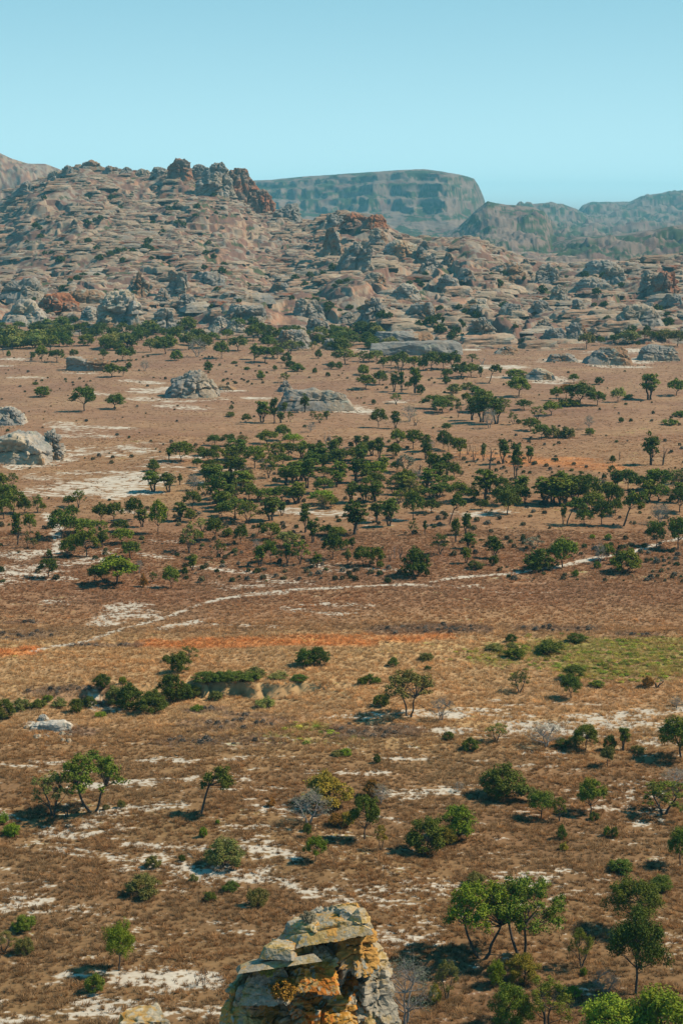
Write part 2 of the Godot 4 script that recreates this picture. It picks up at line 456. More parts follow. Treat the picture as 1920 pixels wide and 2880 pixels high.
func build_ground() -> void:
	scarp = []
	for p in SCARP_PX:
		var d := sight(p[0], p[1])
		d *= -EYE / d.y
		scarp.append([d.x, -d.z])
	zones = [new_zone(-90, 90, 92, 292, 0.14), new_zone(-240, 240, 292, 872, 0.5)]
	var mesh := ArrayMesh.new()
	for k in 2:
		var m := StandardMaterial3D.new()
		m.albedo_texture = fill_zone(zones[k], k == 0)
		m.texture_repeat = false
		m.roughness = 0.98
		m.metallic_specular = 0.1
		if k == 0:
			ground_grid(mesh, steps(-90, 90, 240), steps(92, 292, 320), m, zones[0])
		else:
			ground_grid(mesh, steps(-240, 240, 160), steps(292, 872, 200), m, zones[1])
	var far := StandardMaterial3D.new()
	far.albedo_color = lin(0.2, 0.11, 0.065)
	far.roughness = 1.0
	ground_grid(mesh, steps(-4500, -90, 40), steps(92, 292, 10), far, {})
	ground_grid(mesh, steps(90, 4500, 40), steps(92, 292, 10), far, {})
	ground_grid(mesh, steps(-4500, -240, 40), steps(292, 872, 10), far, {})
	ground_grid(mesh, steps(240, 4500, 40), steps(292, 872, 10), far, {})
	ground_grid(mesh, steps(-4500, 4500, 60), steps(872, 6300, 24), far, {})
	ground_grid(mesh, steps(-4500, 4500, 60), steps(-300, 92, 10), far, {})
	var o := top("ground", mesh)
	structure(o)

# ------------------------------------------------------------------ grass
func tuft_mesh(blades: int, height: float, spread: float, width: float, seed_: int) -> ArrayMesh:
	var r := RandomNumberGenerator.new()
	r.seed = seed_
	var v := PackedVector3Array()
	var n := PackedVector3Array()
	var c := PackedColorArray()
	var idx := PackedInt32Array()
	for k in blades:
		var a := r.randf() * TAU
		var foot := Vector3(cos(a), 0, sin(a)) * spread * 0.45 * sqrt(r.randf())
		var lean := r.randf_range(0.2, 1.0)
		var b := a + r.randf_range(-0.8, 0.8)
		var tip := foot + Vector3(cos(b) * spread * lean, height * r.randf_range(0.6, 1.0), sin(b) * spread * lean)
		var side := Vector3(-sin(a + r.randf()), 0, cos(a + r.randf())) * width
		var s := v.size()
		v.append_array([foot - side, foot + side, tip])
		var nn := (side.cross(tip - foot)).normalized()
		if nn.y > 0:
			idx.append_array([s, s + 2, s + 1])
		else:
			nn = -nn
			idx.append_array([s, s + 1, s + 2])
		nn = (nn + Vector3(0, 1.6, 0)).normalized()
		n.append_array([nn, nn, nn])
		var t := r.randf_range(0.7, 1.3)
		var col := Color(t, t, t)
		c.append_array([col, col, col])
	return commit(v, n, idx, c, grass_material())

func grass_material() -> StandardMaterial3D:
	if not mats.has("grass"):
		var m := StandardMaterial3D.new()
		m.vertex_color_use_as_albedo = true
		m.roughness = 0.9
		m.metallic_specular = 0.15
		m.backlight_enabled = true
		m.backlight = Color(0.9, 0.85, 0.75)
		m.cull_mode = BaseMaterial3D.CULL_DISABLED
		mats["grass"] = m
	return mats["grass"]

func scatter(called: String, label: String, category: String, mesh: Mesh, rows: PackedFloat32Array) -> void:
	var mm := MultiMesh.new()
	mm.transform_format = MultiMesh.TRANSFORM_3D
	mm.use_colors = true
	mm.mesh = mesh
	mm.instance_count = rows.size() / 16
	mm.buffer = rows
	var o := MultiMeshInstance3D.new()
	o.name = numbered(called)
	o.multimesh = mm
	add_child(o, true)
	tag(o, label, category)
	o.set_meta("kind", "stuff")

func add_row(rows: PackedFloat32Array, p: Vector3, turn: float, s: float, sy: float, c: Color) -> void:
	var cs := cos(turn) * s
	var sn := sin(turn) * s
	rows.append_array([cs, 0.0, sn, p.x, 0.0, sy, 0.0, p.y, -sn, 0.0, cs, p.z, c.r, c.g, c.b, 1.0])

func grass_band(called: String, label: String, d0: float, d1: float, density: float, size: float, tall: float, mesh: Mesh, z: Dictionary, patchy: float) -> void:
	var rows := PackedFloat32Array()
	var margin := 6.0
	var area := (d1 - d0) * (0.2166 * (d0 + d1) + 2.0 * margin)
	var count := int(area * density)
	for k in count:
		var d := sqrt(lerpf(d0 * d0, d1 * d1, rng.randf()))
		var half := d * 0.222 + margin
		var x := rng.randf_range(-half, half)
		var is_sand := sandy(z, x, d)
		if is_sand and rng.randf() > 0.28:
			continue
		var clump := noise_c.get_noise_2d(x * 4.0, d * 6.0) + noise_c.get_noise_2d(x * 14.0, d * 14.0) * 0.5
		if rng.randf() < patchy * (0.5 - clump * 1.3):
			continue
		var c := ground_tone(d)
		var fo := field_at(z, "orange", x, d)
		if fo > 0.3:
			c = c.lerp(Color(0.5, 0.2, 0.07), minf(fo, 0.85))
		if field_at(z, "dark", x, d) > 0.25 + rng.randf() * 0.6:
			c = c.lerp(Color(0.17, 0.115, 0.09), 0.7)
		if field_at(z, "green", x, d) > 0.3 + rng.randf() * 0.9:
			c = c.lerp(Color(0.19, 0.2, 0.04), 0.7)
		var t := (0.5 + 1.0 * pow(rng.randf(), 1.3)) * (1.05 + clump * 0.7)
		var hue := rng.randf_range(-0.1, 0.1) + noise_a.get_noise_2d(x * 3.0, d * 3.0) * 0.15
		c = Color(c.r * t * (1.0 + hue * 0.5), c.g * t * (1.0 - hue * 0.3), c.b * t * (1.0 - hue))
		var s := size * rng.randf_range(0.5, 1.35) * (1.0 + clump * 0.4)
		add_row(rows, Vector3(x, ground_height(x, -d) - 0.02, -d), rng.randf() * TAU, s, s * tall * rng.randf_range(0.7, 1.2), c)
	scatter(called, label, "grass", mesh, rows)

func build_grass() -> void:
	var t1 := tuft_mesh(16, 0.3, 0.3, 0.03, 5)
	var t2 := tuft_mesh(16, 0.4, 0.3, 0.025, 6)
	var t3 := tuft_mesh(12, 0.3, 0.4, 0.05, 7)
	grass_band("brown_grass", "short rust brown dry grass tufts between near sand patches", 100, 178, 17.0, 0.95, 0.9, t1, zones[0], 0.7)
	grass_band("straw_grass", "tall straw coloured dry grass on the band round the gully", 172, 224, 13.0, 0.95, 0.9, t2, zones[0], 0.5)
	grass_band("red_brown_grass", "short red brown grass on the flat crossed by the footpath", 220, 292, 10.0, 0.95, 0.9, t1, zones[0], 0.6)
	grass_band("grove_grass", "dry grass under and around the grove of dark trees", 292, 420, 2.6, 0.9, 0.6, t3, zones[1], 0.7)
	grass_band("plain_grass", "sparse red brown grass on the open far plain", 420, 760, 0.6, 1.1, 0.5, t3, zones[1], 0.5)
	# low scrub and ferns
	var scrub: Mesh = plant_meshes("bush", 77, 0.16).leaves
	scrub.surface_set_material(0, leaf_material("scrub", Color(1, 1, 1)))
	var rows := PackedFloat32Array()
	for k in 5200:
		var px := rng.randf_range(-20, 1940)
		var py := rng.randf_range(1000, 1640)
		var q := on_ground(px, py)
		var dense := 0.12
		if py < 1085 and px < 1350:
			dense = 0.5
		if py > 1240 and px > 480:
			dense = 0.42
		if sandy(zones[1], q.x, -q.z) or rng.randf() > dense * (0.7 + noise_b.get_noise_2d(q.x, q.z) * 2.0):
			continue
		var sc := rng.randf_range(0.12, 0.42)
		var t := rng.randf_range(0.7, 1.3)
		var c := Color(0.13, 0.105, 0.055) if rng.randf() < 0.5 else (Color(0.075, 0.085, 0.03) if rng.randf() < 0.6 else Color(0.17, 0.145, 0.115))
		add_row(rows, q, rng.randf() * TAU, sc, sc * rng.randf_range(0.8, 1.2), c * t)
	scatter("low_scrub", "knee high brown and olive scrub scattered through the grove and plain", "scrub", scrub, rows)
	rows = PackedFloat32Array()
	var dark_rows := PackedFloat32Array()
	for g in GREEN:
		var a := ground2(g[0], g[1])
		var b := ground2(g[2], g[3])
		for k in int((a.distance_to(b) + g[4]) * g[4] * 3.0 * g[5]):
			var q: Vector2 = a.lerp(b, rng.randf()) + Vector2(rng.randfn() * 1.6, rng.randfn()) * g[4] * 0.65
			if noise_c.get_noise_2d(q.x * 3.0, q.y * 5.0) < rng.randf_range(-0.25, 0.2):
				continue
			var sc := rng.randf_range(0.12, 0.34)
			var t := rng.randf_range(0.7, 1.35)
			var c := Color(0.2, 0.235, 0.035) if rng.randf() < 0.5 else Color(0.34, 0.3, 0.05)
			add_row(rows, Vector3(q.x, ground_height(q.x, -q.y), -q.y), rng.randf() * TAU, sc, sc * rng.randf_range(0.25, 0.5), c * t)
	for g in DARK_SCRUB:
		var a := ground2(g[0], g[1])
		var b := ground2(g[2], g[3])
		for k in int((a.distance_to(b) + g[4]) * g[4] * 0.8 * g[5]):
			var q: Vector2 = a.lerp(b, rng.randf()) + Vector2(rng.randfn(), rng.randfn()) * g[4] * 0.4
			var sc := rng.randf_range(0.1, 0.3)
			add_row(dark_rows, Vector3(q.x, ground_height(q.x, -q.y), -q.y), rng.randf() * TAU, sc, sc * rng.randf_range(0.6, 1.1), Color(0.17, 0.13, 0.105) * rng.randf_range(0.7, 1.4))
	scatter("dry_scrub", "grey brown dry scrub in strips on the straw grass", "scrub", scrub, dark_rows)
	scatter("green_ferns", "low yellow green ferns spreading over the straw grass", "ferns", scrub, rows)

# ------------------------------------------------------------------ hills
var ridge_u := []          # silhouette of the rocky ridge: [u, slope above the eye]
var ridge_tab := PackedFloat32Array()
const RIDGE := [[-500, 600], [-120, 592], [0, 577], [49, 529], [86, 507], [135, 492], [184, 473], [215, 462], [245, 458], [275, 467], [318, 476], [361, 474], [392, 484], [465, 480], [490, 470], [533, 470], [551, 474], [575, 474], [637, 478], [660, 492], [680, 504], [692, 528], [722, 559], [765, 584], [814, 608], [857, 617], [890, 617], [918, 598], [949, 593], [997, 592], [1021, 597], [1064, 608], [1082, 626], [1101, 645], [1131, 660], [1168, 669], [1205, 666], [1266, 669], [1309, 666], [1352, 675], [1389, 694], [1437, 715], [1480, 730], [1535, 743], [1609, 745], [1652, 742], [1737, 743], [1786, 727], [1848, 718], [1920, 712], [2300, 690]]

func silhouette(points: Array) -> Array:
	var out := []
	for p in points:
		var d := sight(p[0], p[1])
		out.append([d.x / -d.z, d.y / -d.z])
	return out

func ridge_depth(u: float) -> float:
	return table([[-0.25, 1500.0], [-0.07, 1480.0], [-0.02, 1300.0], [0.04, 1180.0], [0.1, 1120.0], [0.25, 1120.0]], u)

func ridge_foot(u: float) -> float:
	return table([[-0.25, 775.0], [-0.12, 765.0], [-0.02, 745.0], [0.03, 700.0], [0.17, 690.0], [0.25, 720.0]], u)

func ridge_slope(u: float) -> float:
	var f := clampf((u + 0.32) / 0.64 * 639.0, 0.0, 638.999)
	var k := int(f)
	return lerpf(ridge_tab[k], ridge_tab[k + 1], f - k)

func ridge_height(x: float, d: float) -> float:
	var u := x / d
	var foot := ridge_foot(u) + noise_b.get_noise_2d(x * 0.6, 3.0) * 18.0
	if d < foot:
		return -4.0
	var crest := ridge_depth(u)
	var hr := EYE + crest * ridge_slope(u)
	var t := (d - foot) / (crest - foot)
	var h := 0.0
	var rough := 1.0
	if t <= 1.0:
		# talus first, then ledges, steepest below the crest
		h = hr * (0.08 * smooth(0.0, 0.2, t) + 0.92 * pow(t, 1.5)) / 1.0
		rough = smooth(0.0, 0.05, t) * (1.0 - 0.6 * smooth(0.9, 1.0, t))
	else:
		h = hr * (1.0 - 0.7 * smooth(0.0, 450.0, d - crest))
		rough = 0.25
	# low ledges of layered rock, running along the slope
	var warp := noise_a.get_noise_2d(x * 0.9, d * 0.5) * 12.0 + noise_b.get_noise_2d(x * 0.7, d * 0.7) * 6.0
	var big := noise_b.get_noise_2d(x * 0.3, d * 0.2) * 6.0
	var mid := noise_b.get_noise_2d(x * 0.5 + 90.0, d * 0.4) * 1.6
	h += (big + mid) * rough
	# ribs and gullies running down, cliff bands running across
	var rib := absf(noise_b.get_noise_2d((x + d * 0.25) * 0.55 + 900.0, d * 0.13))
	h += (rib * 7.5 - 2.0) * rough
	var cq := (h + warp * 1.6 + noise_b.get_noise_2d(x * 1.5, d * 0.4) * 3.0) / 14.0
	var cf := cq - floorf(cq)
	h += (smooth(0.76, 0.84, cf) - cf) * 14.0 * 0.33 * rough * smooth(-0.15, 0.25, noise_a.get_noise_2d(x * 1.1 + 33.0, d * 0.5))
	var l := ledges(x, d)
	h += smooth(0.0, 0.12, l) * 0.35 * rough
	var wild := smooth(0.05, 0.3, noise_a.get_noise_2d(x * 1.3 + 60.0, d * 0.9))       # broken ground
	h += (noise_block.get_noise_2d((x + d * 0.45) * 0.7 + mid * 2.0, d * 0.45) * 0.75 + noise_block.get_noise_2d(x * 1.6, d * 0.9 + mid) * 0.4) * rough * (0.3 + 1.2 * wild)
	var step := 6.0
	var q := (h + warp) / step
	var fl := floorf(q)
	var fr := q - fl
	h += (fl + smooth(0.7, 0.95, fr) - q) * step * 0.25 * rough
	return h

func ledges(x: float, d: float) -> float:
	return noise_c.get_noise_2d((x + d * 0.2) * 1.7, d * 1.1) + noise_b.get_noise_2d(x * 0.5 + 700.0, d * 0.35) * 0.35

func terrain(x: float, z: float) -> float:
	var d := -z
	if d < 640.0:
		return ground_height(x, z)
	return maxf(ground_height(x, z), ridge_height(x, d))

func hill_mesh(us: PackedFloat32Array, ds: PackedFloat32Array, height: Callable, tint: Callable, m: Material) -> ArrayMesh:
	# a sheet whose columns fan out with distance, so that far columns stand as far apart as they look
	var v := PackedVector3Array()
	var c := PackedColorArray()
	var idx := PackedInt32Array()
	var nx := us.size()
	v.resize(nx * ds.size())
	c.resize(nx * ds.size())
	for j in ds.size():
		for i in nx:
			var d := ds[j]
			var x := us[i] * d
			v[j * nx + i] = Vector3(x, height.call(x, d), -d)
	for j in ds.size():
		for i in nx:
			var a := v[j * nx + i]
			var up := v[mini(j + 1, ds.size() - 1) * nx + i]
			var rise := (up.y - a.y) / maxf(absf(a.z - up.z), 0.5)
			c[j * nx + i] = tint.call(a, rise)
	for j in ds.size() - 1:
		for i in nx - 1:
			var a := j * nx + i
			idx.append_array([a, a + nx, a + 1, a + 1, a + nx, a + nx + 1])
	return make_mesh(v, idx, c, m)

func ridge_tint(p: Vector3, _next: float) -> Color:
	var e := noise_a.get_noise_2d(p.x * 0.8, p.z * 0.6)
	var g := noise_c.get_noise_2d(p.x * 7.0 + 50.0, p.z * 5.0 + p.y * 12.0)
	var a := noise_b.get_noise_2d(p.x * 1.4, p.z * 1.2 + p.y * 6.0)
	var l := ledges(p.x, -p.z) + g * 0.22
	var v := 1.0 + g * 0.35
	var c := Color(0.2 * v, 0.115 * v, 0.088 * v)                  # red brown dry grass
	if l > -0.03:
		c = Color(0.34 * v, 0.248 * v, 0.176 * v)                   # warm sandstone
		if a + g * 0.4 > 0.12:
			c = Color(0.27 * v, 0.22 * v, 0.178 * v)                  # grey weathered rock
		elif a + e * 0.5 < -0.32:
			c = Color(0.33 * v, 0.19 * v, 0.125 * v)                   # rusty rock
	elif noise_b.get_noise_2d(p.x * 1.3 + 300.0, p.z * 1.3) + g * 0.4 > 0.3:
		c = Color(0.075 * v, 0.088 * v, 0.045 * v)                   # scrub
	return c

func far_range(called: String, sil: Array, crest_at: Array, foot_at: Array, profile: Callable, rough: float, tint: Callable, n_u: int, n_d: int, detail: float) -> void:
	var s := silhouette(sil)
	var lo: float = s[0][0]
	var hi: float = s[-1][0]
	var height := func(x: float, d: float) -> float:
		var u := x / d
		var crest := table(crest_at, u)
		var foot := table(foot_at, u)
		var hr := EYE + crest * table(s, u)
		var t := (d - foot) / (crest - foot)
		if t < -0.02:
			return -6.0
		var base: float
		var k := 1.0
		var buttress := absf(noise_b.get_noise_2d(x * detail * 0.45, d * detail * 0.12)) * 0.22
		if t <= 1.0:
			var ts := t - buttress * (1.0 - t) * 1.4
			var one := noise_b.get_noise_2d(x * 0.28, 5.0) * 0.16 * (1.0 - t)
			var two := noise_b.get_noise_2d(x * 0.45 + 80.0, 9.0) * 0.2 * (1.0 - t)
			base = hr * (0.55 * profile.call(clampf(ts + one, 0.0, 1.0)) + 0.45 * profile.call(clampf(ts + two, 0.0, 1.0)))
			k = smooth(0.0, 0.1, t) * (1.0 - 0.85 * smooth(0.8, 1.0, t))
		else:
			base = hr * (1.0 - 0.5 * smooth(1.0, 2.2, t))
			k = 0.1
		var nn := noise_b.get_noise_2d(x * detail, d * detail) + 0.6 * absf(noise_c.get_noise_2d(x * detail * 2.0, d * detail)) + 0.3 * noise_cell.get_noise_2d(x * detail, d * detail * 0.6) + 0.12 * noise_block.get_noise_2d(x * detail * 0.8, d * detail * 0.4)
		return base + nn * rough * k
	var d0: float = 1e9
	var d1: float = 0.0
	for p in foot_at:
		d0 = minf(d0, p[1])
	for p in crest_at:
		d1 = maxf(d1, p[1])
	var m := rock_material("far_rock", 0.02, 0.6)
	var mesh := hill_mesh(steps(lo, hi, n_u), steps(d0 - 20.0, d1 + 260.0, n_d), height, tint, m)
	var o := top(called, mesh)
	structure(o)

func build_hills() -> void:
	ridge_u = silhouette(RIDGE)
	ridge_tab.resize(640)
	for k in 640:
		ridge_tab[k] = table(ridge_u, -0.32 + k / 639.0 * 0.64)
	var ds := steps(655, 1180, 230)
	ds.append_array(steps(1182, 1530, 140))
	ds.append_array(steps(1560, 2000, 12))
	var m := rock_material("hill_rock", 0.12, 1.0)
	var o := top("rocky_hill", hill_mesh(steps(-0.265, 0.265, 620), ds, ridge_height, ridge_tint, m))
	structure(o)
	var mesa_tint := func(p: Vector3, _next: float) -> Color:
		var a := noise_b.get_noise_2d(p.x * 0.3, p.y * 2.4 + p.z * 0.06) * 1.2
		var b := noise_c.get_noise_2d(p.x * 0.9, p.z * 0.6 + p.y * 5.0)
		var v := 1.0 + b * 0.4
		if a + b * 0.4 > 0.02:
			return Color(0.2 * v, 0.145 * v, 0.12 * v)
		if noise_a.get_noise_2d(p.x * 0.9, p.z * 0.9) + b * 0.3 > 0.2:
			return Color(0.16 * v, 0.1 * v, 0.085 * v)
		return Color(0.05 * v, 0.07 * v, 0.035 * v)
	var cliff := func(t: float) -> float:
		return 0.2 * smooth(0.0, 0.62, t) + 0.14 * smooth(0.5, 0.7, t) + 0.2 * smooth(0.69, 0.71, t) + 0.05 * smooth(0.71, 0.76, t) + 0.17 * smooth(0.755, 0.77, t) + 0.05 * smooth(0.77, 0.82, t) + 0.11 * smooth(0.82, 0.832, t) + 0.08 * smooth(0.83, 1.0, t)
	var slope := func(t: float) -> float:
		return 0.75 * pow(t, 1.2) + 0.25 * smooth(0.55, 0.8, t)
	# mesa with its sunlit end
	far_range("mesa_hill", [[560, 520], [690, 507], [760, 506], [860, 497], [1000, 487], [1120, 479], [1190, 476], [1240, 482], [1300, 493], [1332, 502], [1345, 522], [1360, 556], [1368, 590], [1376, 640], [1400, 690], [1440, 730]],
		[[-0.1, 4800.0], [0.066, 3950.0], [0.071, 4000.0], [0.096, 4700.0], [0.12, 4800.0]], [[-0.1, 2350.0], [0.12, 2350.0]], cliff, 7.0, mesa_tint, 300, 330, 0.16)
	# green shoulder with a red cliff
	far_range("shoulder_hill", [[1180, 700], [1290, 640], [1340, 590], [1370, 566], [1420, 576], [1470, 580], [1500, 584], [1530, 596], [1548, 620], [1554, 650], [1560, 690], [1600, 700], [1660, 720], [1740, 742], [1800, 752]],
		[[0.04, 2950.0], [0.13, 2750.0], [0.14, 3000.0], [0.2, 3100.0]], [[0.04, 1750.0], [0.125, 1650.0], [0.135, 1800.0], [0.2, 1800.0]], slope, 15.0, mesa_tint, 240, 140, 0.28)
	# far ranges
	far_range("far_hill", [[1380, 640], [1420, 590], [1470, 575], [1540, 571], [1580, 574], [1620, 588], [1660, 610], [1690, 640], [1720, 665], [1780, 680], [1860, 690], [2000, 690]],
		[[0.08, 4900.0], [0.25, 4700.0]], [[0.08, 2300.0], [0.25, 2250.0]], slope, 28.0, mesa_tint, 180, 100, 0.18)
	far_range("distant_mountain", [[1560, 700], [1620, 600], [1635, 578], [1660, 568], [1700, 568], [1770, 567], [1800, 552], [1850, 545], [1920, 535], [2050, 525], [2300, 530]],
		[[0.12, 5900.0], [0.3, 5600.0]], [[0.12, 2800.0], [0.3, 2700.0]], slope, 26.0, mesa_tint, 200, 110, 0.14)
	far_range("foothill", [[1400, 745], [1500, 722], [1560, 690], [1620, 672], [1700, 668], [1760, 664], [1820, 652], [1880, 640], [1940, 630], [2100, 610], [2300, 600]],
		[[0.08, 2250.0], [0.3, 2150.0]], [[0.08, 1200.0], [0.3, 1200.0]], slope, 14.0, mesa_tint, 200, 90, 0.35)
	far_range("back_ridge", [[-400, 400], [-100, 405], [0, 428], [37, 446], [80, 460], [129, 461], [159, 473], [230, 500], [300, 540]],
		[[-0.32, 2500.0], [-0.1, 2500.0]], [[-0.32, 1850.0], [-0.1, 1850.0]], slope, 14.0, ridge_tint, 160, 80, 0.5)

# ------------------------------------------------------------------ rocks
# palettes: pairs of colours, picked by patches
const PALETTES := {
	"white": [Color(0.5, 0.445, 0.385), Color(0.44, 0.4, 0.355), Color(0.53, 0.46, 0.38), Color(0.4, 0.38, 0.33), Color(0.46, 0.37, 0.28)],
	"warm": [Color(0.315, 0.235, 0.175), Color(0.265, 0.215, 0.175), Color(0.345, 0.262, 0.185), Color(0.25, 0.23, 0.19), Color(0.31, 0.195, 0.13)],
	"grey": [Color(0.29, 0.255, 0.22), Color(0.235, 0.222, 0.205), Color(0.33, 0.265, 0.2), Color(0.25, 0.245, 0.205), Color(0.25, 0.15, 0.09)],
	"red": [Color(0.27, 0.15, 0.1), Color(0.22, 0.165, 0.135), Color(0.3, 0.12, 0.065), Color(0.22, 0.19, 0.15), Color(0.32, 0.13, 0.06)],
	"pale": [Color(0.38, 0.325, 0.27), Color(0.28, 0.26, 0.235), Color(0.42, 0.345, 0.25), Color(0.27, 0.265, 0.22), Color(0.33, 0.2, 0.11)],
	"ochre": [Color(0.44, 0.29, 0.12), Color(0.36, 0.31, 0.23), Color(0.5, 0.25, 0.05), Color(0.3, 0.27, 0.2), Color(0.42, 0.15, 0.03)],
	"lichen": [Color(0.4, 0.315, 0.2), Color(0.32, 0.285, 0.23), Color(0.45, 0.315, 0.13), Color(0.27, 0.26, 0.215), Color(0.44, 0.24, 0.07)]}

func rock_shape(seed_: int, size: Vector3, n: int, boxy: float, rough: float, layer: float, palette: String, feature := 0.0, tilt := 0.0, taper := 0.25, slant := 0.0, gritty := false) -> ArrayMesh:
	# a block of layered stone: a rounded box worn along its layers and split by joints; it stands on y = 0
	var half := size * 0.5
	var v := PackedVector3Array()
	var c := PackedColorArray()
	var idx := PackedInt32Array()
	var pal: Array = PALETTES[palette]
	var f := feature if feature > 0.0 else 14.0 / maxf(size.x, size.y)
	var so := Vector3(seed_ * 17.3, seed_ * 5.1, seed_ * 9.7)
	var r := RandomNumberGenerator.new()
	r.seed = seed_ * 101 + 7
	var planes := []
	for k in 16:
		var nn := Vector3(r.randfn(), absf(r.randfn()) * 0.8, r.randfn()).normalized()
		planes.append([nn, lerpf(r.randf_range(0.72, 1.0), r.randf_range(0.95, 1.4), boxy)])
	var axes := [[Vector3.RIGHT, Vector3.UP, Vector3.BACK], [Vector3.LEFT, Vector3.UP, Vector3.FORWARD], [Vector3.UP, Vector3.BACK, Vector3.RIGHT], [Vector3.BACK, Vector3.UP, Vector3.LEFT], [Vector3.FORWARD, Vector3.UP, Vector3.RIGHT]]
	for ax in axes:
		var s := v.size()
		for j in n + 1:
			for i in n + 1:
				var a := float(i) / n * 2.0 - 1.0
				var b := float(j) / n * 2.0 - 1.0
				var q: Vector3 = ax[0] + ax[1] * b + ax[2] * a
				var round := q.normalized()
				# the block's faces: a box with broken corners
				var reach := 1.0 / maxf(absf(round.x), maxf(absf(round.y), absf(round.z)))
				for pl in planes:
					var dt: float = round.dot(pl[0])
					if dt > 0.05:
						reach = minf(reach, pl[1] / dt)
				var p := round * reach
				p = Vector3(p.x * half.x, p.y * half.y, p.z * half.z)
				var nrm := Vector3(round.x / half.x, round.y / half.y, round.z / half.z).normalized()
				var up := clampf(p.y / half.y * 0.5 + 0.5, 0.0, 1.0)
				p.x *= 1.0 - taper * up
				p.z *= 1.0 - taper * up
				p.x += p.y * slant
				var w := p * f + so
				var big := noise_b.get_noise_3d(w.x * 2.0, w.y * 2.0, w.z * 2.0)
				var lump := noise_b.get_noise_3d(w.x * 5.0 + 11.0, w.y * 6.0, w.z * 5.0)
				# beds of uneven thickness that come and go
				var bed := (w.y + w.x * tilt) * 0.55 + lump * 0.8 + big * 0.6
				var low := floorf(bed)
				var fr := bed - low
				var proud := noise_b.get_noise_2d(low * 47.0 + seed_, floorf(w.x * 0.25 + big * 2.0) * 31.0)
				var groove := 1.0 - smooth(0.0, 0.13, minf(fr, 1.0 - fr))
				var some := smooth(-0.2, 0.15, noise_c.get_noise_3d(w.x * 2.0 + 5.0, w.y * 3.0, w.z * 2.0))
				var ledge := proud * 1.1 - groove * 0.55 * some
				var joint := 1.0 - smooth(0.02, 0.16, noise_cell.get_noise_3d(w.x * 3.4, w.y * 1.3, w.z * 3.4) + 1.0)
				var fine := noise_c.get_noise_3d(w.x * 13.0, w.y * 19.0, w.z * 13.0)
				var chip := noise_cell.get_noise_3d(w.x * 11.0, w.y * 16.0, w.z * 11.0) + 0.55
				var m := minf(half.x, minf(half.y, half.z)) * rough
				var side := 1.0 - absf(nrm.y) * 0.8
				p += nrm * m * (big * 0.45 + lump * 0.15 + ledge * layer * side - joint * 0.45 * side + fine * 0.18 + chip * 0.16)
				if p.y < -half.y:
					p.y = -half.y
				v.append(p + Vector3(0, half.y, 0))
				var pa := noise_b.get_noise_3d(w.x * 2.0 + 70.0, w.y * 3.0, w.z * 2.0) + fine * 0.5
				var pb := noise_c.get_noise_3d(w.x * 5.0 + 20.0, w.y * 4.0, w.z * 5.0) + fine * 0.4
				var col: Color = pal[0]
				if pa > 0.12:
					col = pal[1]
				elif pa < -0.16:
					col = pal[2]
				if noise_b.get_noise_3d(w.x * 1.6 + 200.0, w.y * 0.8, w.z * 1.6) + fine * 0.35 > 0.27:
					col = pal[4]
				if pb > 0.42:
					col = pal[3]
				var t := 1.0 + fine * 0.5 + ledge * 0.2
				c.append(Color(col.r * t, col.g * t, col.b * t))
		for j in n:
			for i in n:
				var a := s + j * (n + 1) + i
				idx.append_array([a, a + n + 1, a + 1, a + 1, a + n + 1, a + n + 2])
	# every face outwards, each with its own normal: broken stone has edges
	var mid := Vector3(0, half.y, 0)
	var fv := PackedVector3Array()
	var fn := PackedVector3Array()
	var fc := PackedColorArray()
	var fi := PackedInt32Array()
	fv.resize(idx.size())
	fn.resize(idx.size())
	fc.resize(idx.size())
	fi.resize(idx.size())
	for k in range(0, idx.size(), 3):
		var f0 := v[idx[k]]
		var f1 := v[idx[k + 1]]
		var f2 := v[idx[k + 2]]
		var nn := (f2 - f0).cross(f1 - f0)
		var o1 := k + 1
		var o2 := k + 2
		if nn.dot(f0 + f1 + f2 - mid * 3.0) < 0.0:
			nn = -nn
			o1 = k + 2
			o2 = k + 1
		nn = nn.normalized()
		fv[k] = f0
		fv[o1] = f1
		fv[o2] = f2
		for e in 3:
			fn[k + e] = nn
			fi[k + e] = k + e
		fc[k] = c[idx[k]]
		fc[o1] = c[idx[k + 1]]
		fc[o2] = c[idx[k + 2]]
	return commit(fv, fn, fi, fc, rock_material("gritty_rock", 0.45, 1.3) if gritty else rock_material("rock", 0.12, 1.0))

